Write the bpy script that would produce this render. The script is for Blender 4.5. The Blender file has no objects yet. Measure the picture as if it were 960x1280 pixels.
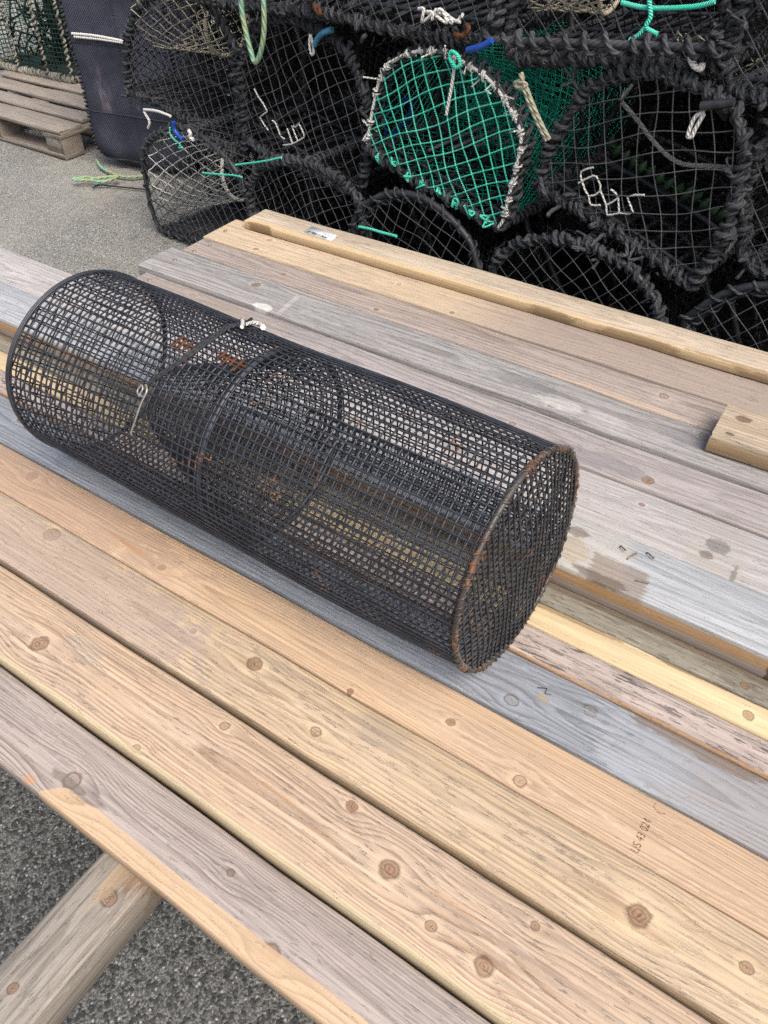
import bpy, math, random
import numpy as np

# ------------------------------------------------------------------ scene, camera, light
scn = bpy.context.scene
COL = scn.collection
rnd = random.Random(7)
rng = np.random.default_rng(11)

cam_data = bpy.data.cameras.new("camera")
cam = bpy.data.objects.new("camera", cam_data)
COL.objects.link(cam)
from mathutils import Matrix, Vector
RX = Vector((0.83377267, 0.55210791, 0.0))
DN = Vector((0.37981496, -0.57358231, -0.72577126))
FW = Vector((-0.40070405, 0.60512824, -0.6879361))
cam.matrix_world = Matrix(((RX.x, -DN.x, -FW.x, 0.0), (RX.y, -DN.y, -FW.y, 0.0),
                           (RX.z, -DN.z, -FW.z, 1.45), (0, 0, 0, 1)))
cam_data.sensor_fit = 'VERTICAL'
cam_data.sensor_height = 36.0
cam_data.sensor_width = 27.0
cam_data.lens = 962.0 / 1280.0 * 36.0
cam_data.clip_start = 0.02
cam_data.clip_end = 500.0
scn.camera = cam

SUN_EL, SUN_AZ = 56.0, 118.0          # degrees; azimuth measured from +Y towards +X
world = bpy.data.worlds.new("World")
scn.world = world
world.use_nodes = True
wn = world.node_tree.nodes
bg = wn["Background"]
sky = wn.new("ShaderNodeTexSky")
sky.sky_type = 'NISHITA'
sky.sun_disc = False
sky.sun_elevation = math.radians(SUN_EL)
sky.sun_rotation = math.radians(SUN_AZ)
sky.air_density = 1.0
sky.dust_density = 6.0
sky.ozone_density = 0.6
world.node_tree.links.new(sky.outputs[0], bg.inputs[0])
bg.inputs[1].default_value = 0.13

sun_data = bpy.data.lights.new("sun", 'SUN')
sun_data.energy = 1.5
sun_data.angle = math.radians(40.0)
sun_data.color = (1.0, 0.97, 0.93)
sun = bpy.data.objects.new("sun", sun_data)
COL.objects.link(sun)
el, az = math.radians(SUN_EL), math.radians(SUN_AZ)
sdir = Vector((math.sin(az) * math.cos(el), math.cos(az) * math.cos(el), math.sin(el)))
sun.rotation_euler = sdir.to_track_quat('Z', 'Y').to_euler()
sun.location = sdir * 20

vs = scn.view_settings
vs.view_transform = 'Standard'
vs.look = 'None'
vs.exposure = 0.84
vs.gamma = 1.0
vs.use_curve_mapping = False
scn.cycles.use_denoising = False      # keep the fine grain of wood and twine
scn.cycles.max_bounces = 6
scn.cycles.diffuse_bounces = 3
scn.cycles.glossy_bounces = 2
scn.cycles.transparent_max_bounces = 4

EXPO = 1.5       # photo value / albedo of a level board; used only to turn sRGB picks into albedo


def lin(c, k=EXPO):
    out = []
    for v in c:
        v = v / 255.0
        v = v / 12.92 if v <= 0.04045 else ((v + 0.055) / 1.055) ** 2.4
        out.append(min(0.85, v / k))
    return (out[0], out[1], out[2], 1.0)


# ------------------------------------------------------------------ shader helpers
class Sh:
    def __init__(self, name):
        self.m = bpy.data.materials.new(name)
        self.m.use_nodes = True
        self.nt = self.m.node_tree
        self.n = self.nt.nodes
        self.b = self.n["Principled BSDF"]

    def link(self, a, b):
        self.nt.links.new(a, b)

    def put(self, sock, v):
        if isinstance(v, (int, float)):
            sock.default_value = v
        elif isinstance(v, (tuple, list)):
            sock.default_value = v
        else:
            self.link(v, sock)

    def math(self, op, a, b=None, c=None):
        nd = self.n.new("ShaderNodeMath")
        nd.operation = op
        self.put(nd.inputs[0], a)
        if b is not None:
            self.put(nd.inputs[1], b)
        if c is not None:
            self.put(nd.inputs[2], c)
        return nd.outputs[0]

    def add(self, a, b): return self.math('ADD', a, b)
    def sub(self, a, b): return self.math('SUBTRACT', a, b)
    def mul(self, a, b): return self.math('MULTIPLY', a, b)
    def div(self, a, b): return self.math('DIVIDE', a, b)
    def mad(self, a, b, c): return self.math('MULTIPLY_ADD', a, b, c)

    def step(self, a, lo, hi, t0=0.0, t1=1.0):
        nd = self.n.new("ShaderNodeMapRange")
        nd.interpolation_type = 'SMOOTHSTEP'
        self.put(nd.inputs[0], a)
        nd.inputs[1].default_value = lo
        nd.inputs[2].default_value = hi
        nd.inputs[3].default_value = t0
        nd.inputs[4].default_value = t1
        return nd.outputs[0]

    def xyz(self, x, y, z):
        nd = self.n.new("ShaderNodeCombineXYZ")
        for i, v in enumerate((x, y, z)):
            self.put(nd.inputs[i], v)
        return nd.outputs[0]

    def sep(self, v):
        nd = self.n.new("ShaderNodeSeparateXYZ")
        self.link(v, nd.inputs[0])
        return nd.outputs

    def scale(self, v, s, off=(0, 0, 0)):
        nd = self.n.new("ShaderNodeVectorMath")
        nd.operation = 'MULTIPLY_ADD'
        self.link(v, nd.inputs[0])
        nd.inputs[1].default_value = s
        nd.inputs[2].default_value = off
        return nd.outputs[0]

    def noise(self, v, scale=1.0, detail=2.0, rough=0.5, dist=0.0):
        nd = self.n.new("ShaderNodeTexNoise")
        self.link(v, nd.inputs["Vector"])
        nd.inputs["Scale"].default_value = scale
        nd.inputs["Detail"].default_value = detail
        nd.inputs["Roughness"].default_value = rough
        nd.inputs["Distortion"].default_value = dist
        return nd.outputs[0]

    def voro(self, v, scale, out="Distance", rand=1.0):
        nd = self.n.new("ShaderNodeTexVoronoi")
        self.link(v, nd.inputs["Vector"])
        nd.inputs["Scale"].default_value = scale
        nd.inputs["Randomness"].default_value = rand
        return nd.outputs[out]

    def mix(self, f, a, b, mode='MIX'):
        nd = self.n.new("ShaderNodeMix")
        nd.data_type = 'RGBA'
        nd.blend_type = mode
        self.put(nd.inputs[0], f)
        self.put(nd.inputs[6], a)
        self.put(nd.inputs[7], b)
        return nd.outputs[2]

    def obj(self):
        return self.n.new("ShaderNodeTexCoord").outputs["Object"]

    def uv(self):
        return self.n.new("ShaderNodeTexCoord").outputs["UV"]

    def bump(self, h, dist=0.001, strength=1.0):
        nd = self.n.new("ShaderNodeBump")
        nd.inputs["Strength"].default_value = strength
        nd.inputs["Distance"].default_value = dist
        self.link(h, nd.inputs["Height"])
        self.link(nd.outputs[0], self.b.inputs["Normal"])

    def done(self, col, rough=0.7, spec=0.35):
        self.put(self.b.inputs["Base Color"], col)
        self.put(self.b.inputs["Roughness"], rough)
        self.b.inputs["Specular IOR Level"].default_value = spec
        return self.m


def wood(name, seed, base, late, grey, greyamt=0.5, freq=110.0, y0=0.0, depth=0.05, knots=(), fleck=0.4,
         flecklo=0.60, fibre=0.35, late_amt=0.6, mods=(), greylo=0.35, greyhi=0.7, rough=0.72, spec=0.3, tilt=0.0,
         knotcol=(150, 112, 84), crack=0.0):
    """weathered softwood: growth rings of a log cut by the board, knots that the rings bend round, silver patina"""
    s = Sh(name)
    def des(c, k):
        m_ = 0.3 * c[0] + 0.59 * c[1] + 0.11 * c[2]
        return tuple(v + (m_ - v) * k for v in c)
    base, late, grey = lin(des(base, 0.02)), lin(des(late, 0.0)), lin(des(grey, 0.10))
    P = s.obj()
    x, y, z = s.sep(P)
    off = (seed * 3.17, seed * 1.73, seed * 0.91)
    w1 = s.noise(s.scale(P, (1.6, 9.0, 9.0), off), 1.0, 2.0)
    w2 = s.noise(s.scale(P, (7.0, 40.0, 40.0), off), 1.0, 2.0)
    wig = s.mad(s.sub(w1, 0.5), 0.030, s.mul(s.sub(w2, 0.5), 0.004))
    u = s.add(s.sub(y, y0), wig)
    if tilt:
        u = s.mad(x, tilt, u)
    kmask = None
    kring = None
    halo = None
    for i, (kx, ky, kr) in enumerate(knots):
        dx = s.sub(x, kx)
        dy = s.sub(y, ky)
        gx = s.div(dx, kr * 5.0)
        gy = s.div(dy, kr * 3.0)
        e = s.math('EXPONENT', s.mul(s.mad(gx, gx, s.mul(gy, gy)), -1.0))
        u = s.mad(s.mul(dy, e), -0.93, u)
        hx = s.div(dx, 1.12)
        d = s.math('SQRT', s.mad(hx, hx, s.mul(dy, dy)))
        ka = s.noise(s.scale(P, (55, 75, 75), (i * 2.3, off[0], off[1])), 1.0, 3.0, 0.6)
        d = s.div(s.mad(s.sub(ka, 0.5), kr * 0.95, d), kr * (0.92 + 0.2 * ((i * 37 + seed * 11) % 7) / 7.0))
        mk = s.step(d, 0.70, 1.06, (1.0, 0.75, 0.9, 0.5)[(i + seed) % 4], 0.0)
        rim = s.mul(s.step(d, 0.70, 0.95), s.step(d, 0.92, 1.30, 0.75, 0.0))
        pith = s.mul(s.step(s.math('ABSOLUTE', s.add(s.mul(dx, 0.5 + 0.2 * (i % 3)), s.mad(s.sub(ka, 0.5), kr * 0.5, s.mul(dy, 0.8 - 0.3 * (i % 4))))), 0.0, kr * 0.09, 1.0, 0.0), s.step(d, 0.25, 0.6, 1.0, 0.0))
        hl = s.step(d, 1.0, 2.6, 1.0, 0.0)
        kd = s.math('MAXIMUM', rim, s.mul(pith, 0.8))
        kd = s.math('MAXIMUM', kd, s.mul(s.mul(mk, s.step(s.math('SINE', s.mul(d, 15.0)), 0.0, 1.0)), 0.50))
        if kmask is None:
            kmask, kring, halo = mk, kd, hl
        else:
            kmask = s.math('MAXIMUM', kmask, mk)
            kring = s.math('MAXIMUM', kring, kd)
            halo = s.math('MAXIMUM', halo, hl)
    dz = s.add(s.sub(depth, z), s.mul(s.sub(s.noise(s.scale(P, (1.1, 0.0, 0.0), off), 1.0, 1.0), 0.5), 0.055))
    R = s.math('SQRT', s.mad(u, u, s.mul(dz, dz)))
    Rn = s.mad(s.noise(s.scale(P, (0.5, 45, 45), off), 1.0, 2.0), 0.006, R)
    fi = s.noise(s.scale(P, (14, 420, 420), off), 1.0, 2.0, 0.6)
    saw = s.math('FRACT', s.mad(s.sub(fi, 0.5), 0.16, s.mul(Rn, freq * 1.5)))
    ring = s.mul(s.math('POWER', saw, 2.4), s.step(saw, 0.86, 1.0, 1.0, 0.0))
    ring = s.math('MINIMUM', s.mul(ring, 1.35), 1.0)
    # ring contrast fades in and out
    ringv = s.step(s.noise(s.scale(P, (2.2, 14, 14), (off[1], off[0], 3.0)), 1.0, 2.0), 0.25, 0.65, 0.45, 1.0)
    ring = s.mul(ring, ringv)
    # fibres along the board, coarse to fine
    fib = s.noise(s.scale(P, (5, 170, 170), off), 1.0, 4.0, 0.72)
    fib2 = s.noise(s.scale(P, (30, 210, 210), (off[2], off[0], off[1])), 1.0, 3.0, 0.65)
    big = s.noise(s.scale(P, (2.6, 16, 16), (off[2] + 5, off[1], off[0])), 1.0, 4.0, 0.6)
    big2 = s.noise(s.scale(P, (1.3, 7, 7), (off[0] + 9, off[2], off[1])), 1.0, 2.0, 0.5)
    late = (late[0] * 0.66, late[1] * 0.60, late[2] * 0.56, 1)
    col = s.mix(s.mul(ring, min(1.0, late_amt * 1.5)), base, late)
    gm = s.mul(s.step(s.mad(fib2, 0.35, s.mul(big, 0.75)), greylo, greyhi), greyamt)
    gcol = s.mix(s.mul(ring, 0.72), grey, tuple(v * 0.42 for v in grey[:3]) + (1,))
    col = s.mix(gm, col, gcol)
    col = s.mix(s.step(fib, 0.36, 0.54, min(0.8, fibre * 1.7), 0.0), col, tuple(v * 0.36 for v in grey[:3]) + (1,))
    col = s.mix(s.step(fib, 0.54, 0.70, 0.0, 0.40), col, tuple(min(0.8, v * 1.35) for v in base[:3]) + (1,))
    col = s.mix(s.step(big2, 0.3, 0.75, 0.30, 0.0), col, tuple(v * 0.62 for v in base[:3]) + (1,))
    # short dark weather checks
    fl = s.mul(s.step(fib2, flecklo, flecklo + 0.08), s.step(big, 0.36, 0.60))
    col = s.mix(s.mul(fl, min(1.0, fleck * 1.25)), col, tuple(v * 0.26 for v in grey[:3]) + (1,))
    # pale worn fibres between the checks
    wl = s.mul(s.step(fib2, 0.30, 0.44, 1.0, 0.0), s.step(big, 0.40, 0.66))
    col = s.mix(s.mul(wl, 0.42), col, tuple(min(0.8, v * 1.55) for v in grey[:3]) + (1,))
    # fine dust of pale scratches
    sc = s.step(s.noise(s.scale(P, (60, 300, 60), off), 1.0, 2.0), 0.68, 0.78)
    col = s.mix(s.mul(sc, 0.30), col, lin((225, 220, 212)))
    # pin-prick dirt
    dt = s.step(s.noise(P, 330.0, 2.0, 0.5), 0.70, 0.76)
    col = s.mix(s.mul(dt, 0.45), col, tuple(v * 0.30 for v in grey[:3]) + (1,))
    # end grain at the ends comes from the rings themselves
    if kmask is not None:
        kc = lin(knotcol)
        col = s.mix(s.mul(s.mul(halo, s.sub(1.0, ring)), 0.45), col, tuple(min(0.75, v * 1.12) for v in base[:3]) + (1,))
        col = s.mix(s.mul(kmask, 0.76), col, kc)
        col = s.mix(s.mul(kring, 0.85), col, tuple(v * 0.26 for v in kc[:3]) + (1,))
    # patches that belong to this board only
    for md in mods:
        kind = md[0]
        wob = s.mul(s.sub(s.noise(s.scale(P, (22, 40, 40), off), 1.0, 4.0, 0.65), 0.5), 1.0)
        if kind == 'below':           # strip along the near edge: y < limit
            _, lim, amp, c, f = md
            k = s.step(s.add(s.mad(wob, amp, y), s.mul(s.sub(w1, 0.5), amp * 1.5)), lim - 0.0015, lim + 0.0015, 1.0, 0.0)
        elif kind == 'strip':         # torn strip along the near edge, from x0 on
            _, x0_, lim, amp, c, f = md
            edge = s.add(s.mad(s.sub(w1, 0.5), amp * 3.0, y), s.mul(s.sub(saw, 0.5), 0.0025))
            edge = s.sub(edge, s.mul(s.step(x, x0_, x0_ + 0.07), 0.05))
            k = s.step(edge, lim - 0.0505, lim - 0.0485, 1.0, 0.0)
        elif kind == 'above':
            _, lim, amp, c, f = md
            k = s.step(s.mad(wob, amp, y), lim - 0.004, lim + 0.004)
        elif kind == 'xr':            # from x0 rightwards, soft
            _, x0_, x1_, c, f = md
            k = s.step(s.mad(s.sub(fib, 0.5), 0.35, s.mad(wob, 0.25, x)), x0_, x1_)
        elif kind == 'blot':
            _, cx, cy, rx, ry, c, f = md
            gx = s.div(s.sub(x, cx), rx)
            gy = s.div(s.sub(y, cy), ry)
            d = s.add(s.math('SQRT', s.mad(gx, gx, s.mul(gy, gy))), s.mul(wob, 1.5))
            k = s.step(s.mad(s.sub(s.mad(fib2, 0.6, s.mul(fib, 0.4)), 0.5), 1.5, s.step(d, 0.35, 1.25, 1.0, 0.0)), 0.25, 0.70)
        elif kind == 'rect':
            _, cx, cy, rx, ry, c, f = md
            gx = s.math('ABSOLUTE', s.div(s.mad(s.sub(y, cy), 0.15, s.sub(x, cx)), rx))
            gy = s.math('ABSOLUTE', s.div(s.sub(y, cy), ry))
            d = s.mad(s.sub(fib2, 0.5), 0.5, s.mad(wob, 0.22, s.math('MAXIMUM', gx, gy)))
            k = s.step(d, 0.80, 1.02, 1.0, 0.0)
        elif kind == 'box3':          # faces near a side: z below limit
            _, lim, c, f = md
            k = s.step(s.mad(wob, 0.006, z), lim - 0.003, lim + 0.003, 1.0, 0.0)
        fib_k = s.step(s.mad(fib2, 0.5, s.mul(fib, 0.5)), 0.35, 0.62, 0.72, 1.0)
        tgt = s.mix(s.sub(1.0, fib_k), lin(c), tuple(v * 0.45 for v in lin(c)[:3]) + (1,))
        tgt = s.mix(s.mul(ring, late_amt * 0.95), tgt, tuple(v * 0.5 for v in lin(c)[:3]) + (1,))
        col = s.mix(s.mul(k, f), col, tgt)
    h = s.mad(fib, 0.9, s.mul(s.step(fib2, flecklo, flecklo + 0.08), -0.7))
    s.bump(h, 0.0011, 0.75)
    r = s.mad(s.sub(big, 0.5), 0.25, rough)
    return s.done(col, r, spec)


def rope_mat(name, c1, c2, pitch=0.03, strands=3, rough=0.85, fuzz=0.5, spec=0.2):
    s = Sh(name)
    uv = s.uv()
    u, v, _ = s.sep(uv)
    P = s.obj()
    ph = s.mad(v, strands * 2 * math.pi, s.mul(u, 2 * math.pi / pitch * 1.0))
    st = s.mad(s.math('SINE', ph), 0.5, 0.5)
    nz = s.noise(P, 260.0, 3.0, 0.65)
    nb = s.noise(P, 9.0, 3.0, 0.6)
    c = s.mix(s.step(s.mad(nb, 0.6, s.mul(nz, 0.5)), 0.4, 0.72), lin(c1), lin(c2))
    c = s.mix(s.step(st, 0.0, 0.3, 0.55, 0.0), c, tuple(k * 0.35 for k in lin(c1)[:3]) + (1,))
    s.bump(s.mad(nz, fuzz, st), 0.0025, 0.9)
    return s.done(c, rough, spec)


def plain(name, c, rough=0.6, spec=0.4, var=0.35, scale=40.0, c2=None, metal=0.0, bump=0.0):
    s = Sh(name)
    P = s.obj()
    nb = s.noise(P, scale, 4.0, 0.6)
    a = lin(c)
    b = lin(c2) if c2 else tuple(v * (1 - var) for v in a[:3]) + (1,)
    col = s.mix(s.step(nb, 0.35, 0.65), a, b)
    s.b.inputs["Metallic"].default_value = metal
    if bump:
        s.bump(nb, bump, 0.8)
    return s.done(col, rough, spec)


# ------------------------------------------------------------------ mesh helpers
class MB:
    """collects tubes and grids, then links ONE mesh object"""
    def __init__(self):
        self.v, self.f, self.uv, self.n = [], [], [], 0

    def quads(self, V, F, UV=None):
        V = np.asarray(V, float)
        F = np.asarray(F, int)
        self.v.append(V)
        self.f.append(F + self.n)
        if UV is None:
            UV = np.zeros((F.size, 2))
        self.uv.append(UV)
        self.n += len(V)

    def tube(self, pts, r, sides=6, closed=False, cap=True):
        P = np.asarray(pts, float)
        n = len(P)
        if n < 2:
            return
        if closed:
            T = np.roll(P, -1, 0) - np.roll(P, 1, 0)
        else:
            T = np.gradient(P, axis=0)
        T /= (np.linalg.norm(T, axis=1)[:, None] + 1e-12)
        ref = np.array([0.0, 0, 1.0]) if abs(T[0][2]) < 0.9 else np.array([1.0, 0, 0])
        U = np.zeros_like(P)
        U[0] = ref - T[0] * (ref @ T[0])
        U[0] /= np.linalg.norm(U[0])
        for i in range(1, n):
            a = U[i - 1] - T[i] * (U[i - 1] @ T[i])
            U[i] = a / (np.linalg.norm(a) + 1e-12)
        W = np.cross(T, U)
        R = np.broadcast_to(np.asarray(r, float), (n,))
        ang = np.linspace(0, 2 * np.pi, sides, endpoint=False)
        V = (P[:, None, :] + R[:, None, None] * (np.cos(ang)[None, :, None] * U[:, None, :] +
                                                  np.sin(ang)[None, :, None] * W[:, None, :])).reshape(-1, 3)
        m = n if closed else n - 1
        i = np.arange(m)[:, None]
        j = np.arange(sides)[None, :]
        i2 = (i + 1) % n
        j2 = (j + 1) % sides
        F = np.stack([i * sides + j, i * sides + j2, i2 * sides + j2, i2 * sides + j], -1).reshape(-1, 4)
        L = np.concatenate([[0], np.cumsum(np.linalg.norm(np.diff(P, axis=0), axis=1))])
        if closed:
            L = np.append(L, L[-1] + np.linalg.norm(P[0] - P[-1]))
        lu0 = np.broadcast_to(L[:m][:, None], (m, sides))
        lu1 = np.broadcast_to(L[1:m + 1][:, None], (m, sides))
        v0 = np.broadcast_to((np.arange(sides) / sides)[None, :], (m, sides))
        v1 = v0 + 1.0 / sides
        UV = np.stack([np.stack([lu0, v0], -1), np.stack([lu0, v1], -1), np.stack([lu1, v1], -1),
                       np.stack([lu1, v0], -1)], 2).reshape(-1, 2)
        self.quads(V, F, UV)
        if cap and not closed:
            for e, s_ in ((0, 1), (n - 1, -1)):
                c = np.vstack([P[e][None], V[e * sides:(e + 1) * sides]])
                ff = [[0, 1 + (k + (1 if s_ < 0 else 0)) % sides, 1 + (k + (0 if s_ < 0 else 1)) % sides,
                       1 + (k + (0 if s_ < 0 else 1)) % sides] for k in range(sides)]
                # stored as degenerate-free triangles
                self.tris(c, [f[:3] for f in ff])

    def tris(self, V, F):
        V = np.asarray(V, float)
        self.v.append(V)
        self.f.append(np.asarray(F, int) + self.n)
        self.uv.append(np.zeros((len(F) * 3, 2)))
        self.n += len(V)

    def ball(self, c, r, squash=1.0):
        c = np.asarray(c, float)
        o = np.array([[1, 0, 0], [-1, 0, 0], [0, 1, 0], [0, -1, 0], [0, 0, 1], [0, 0, -1]], float) * r
        o[:, 2] *= squash
        self.tris(c + o, [[0, 2, 4], [2, 1, 4], [1, 3, 4], [3, 0, 4], [2, 0, 5], [1, 2, 5], [3, 1, 5], [0, 3, 5]])

    def box(self, a, b, bev=0.0):
        x0, y0, z0 = a
        x1, y1, z1 = b
        V = [(x0, y0, z0), (x1, y0, z0), (x1, y1, z0), (x0, y1, z0), (x0, y0, z1), (x1, y0, z1), (x1, y1, z1), (x0, y1, z1)]
        F = [(0, 3, 2, 1), (4, 5, 6, 7), (0, 1, 5, 4), (1, 2, 6, 5), (2, 3, 7, 6), (3, 0, 4, 7)]
        self.quads(V, F)

    def mesh(self, name, smooth=True):
        me = bpy.data.meshes.new(name)
        V = np.concatenate(self.v)
        starts, totals, loops = [], [], []
        p = 0
        for F in self.f:
            k = F.shape[1]
            cnt = len(F)
            starts.append(p + np.arange(cnt) * k)
            totals.append(np.full(cnt, k))
            loops.append(F.reshape(-1))
            p += cnt * k
        me.vertices.add(len(V))
        me.vertices.foreach_set("co", V.astype(np.float32).reshape(-1))
        me.loops.add(p)
        me.loops.foreach_set("vertex_index", np.concatenate(loops).astype(np.int32))
        st = np.concatenate(starts)
        me.polygons.add(len(st))
        me.polygons.foreach_set("loop_start", st.astype(np.int32))
        uvl = me.uv_layers.new(name="UVMap")
        uvl.data.foreach_set("uv", np.concatenate(self.uv).astype(np.float32).reshape(-1))
        me.update(calc_edges=True)
        me.validate()
        if smooth:
            me.polygons.foreach_set("use_smooth", np.ones(len(me.polygons), bool))
        return me

    def build(self, name, mat, parent=None, smooth=True, loc=(0, 0, 0), label=None):
        me = self.mesh(name, smooth)
        for m in (mat if isinstance(mat, (list, tuple)) else [mat]):
            me.materials.append(m)
        o = bpy.data.objects.new(name, me)
        COL.objects.link(o)
        o.location = loc
        if parent is not None:
            o.parent = parent
        if label:
            o["label"] = label
        return o


def tag(o, label=None, cat=None, group=None, kind=None):
    if label: o["label"] = label
    if cat: o["category"] = cat
    if group: o["group"] = group
    if kind: o["kind"] = kind
    return o


def empty(name, loc):
    o = bpy.data.objects.new(name, None)
    o.empty_display_size = 0.05
    COL.objects.link(o)
    o.location = loc
    return o


def smooth_path(pts, n=8, closed=False):
    P = np.asarray(pts, float)
    m = len(P)
    out = []
    rngm = m if closed else m - 1
    for i in range(rngm):
        if closed:
            p0, p1, p2, p3 = P[(i - 1) % m], P[i], P[(i + 1) % m], P[(i + 2) % m]
        else:
            p0, p1, p2, p3 = P[max(i - 1, 0)], P[i], P[i + 1], P[min(i + 2, m - 1)]
        for k in range(n):
            t = k / n
            out.append(0.5 * ((2 * p1) + (-p0 + p2) * t + (2 * p0 - 5 * p1 + 4 * p2 - p3) * t * t +
                              (-p0 + 3 * p1 - 3 * p2 + p3) * t ** 3))
    if not closed:
        out.append(P[-1])
    return np.array(out)


def resample(P, n, closed=False):
    P = np.asarray(P, float)
    Q = np.vstack([P, P[:1]]) if closed else P
    L = np.concatenate([[0], np.cumsum(np.linalg.norm(np.diff(Q, axis=0), axis=1))])
    t = np.linspace(0, L[-1], n, endpoint=not closed)
    return np.stack([np.interp(t, L, Q[:, k]) for k in range(3)], 1)


def coil(mb, P, R, r, pitch, sides=5, closed=True, per=9, jit=0.15, sx=1.0):
    """a rope wound round the path P"""
    P = np.asarray(P, float)
    Q = np.vstack([P, P[:1]]) if closed else P
    L = np.concatenate([[0], np.cumsum(np.linalg.norm(np.diff(Q, axis=0), axis=1))])
    turns = max(2, int(L[-1] / pitch))
    n = turns * per
    t = np.linspace(0, L[-1], n)
    X = np.stack([np.interp(t, L, Q[:, k]) for k in range(3)], 1)
    T = np.gradient(X, axis=0)
    T /= np.linalg.norm(T, axis=1)[:, None] + 1e-9
    ref = np.array([0.17, 0.95, 0.2])
    U = ref - T * (T @ ref)[:, None]
    U /= np.linalg.norm(U, axis=1)[:, None] + 1e-9
    W = np.cross(T, U)
    k = np.arange(n) / per
    ph = 2 * np.pi * k + jit * 3 * np.interp(k, np.arange(turns + 1), rng.normal(size=turns + 1))
    Rj = R * (1 + jit * np.interp(k * 1.7, np.arange(int(turns * 1.7) + 2), rng.normal(size=int(turns * 1.7) + 2)))
    sh = pitch * 0.25 * np.interp(k, np.arange(turns + 1), rng.normal(size=turns + 1))
    C = X + U * (np.cos(ph) * Rj)[:, None] + W * (np.sin(ph) * Rj)[:, None] + T * sh[:, None]
    rr = r * (1 + 0.18 * np.interp(k * 2.3, np.arange(int(turns * 2.3) + 2), rng.normal(size=int(turns * 2.3) + 2)))
    mb.tube(C, np.clip(rr, r * 0.5, r * 1.6), sides, cap=False)

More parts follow.
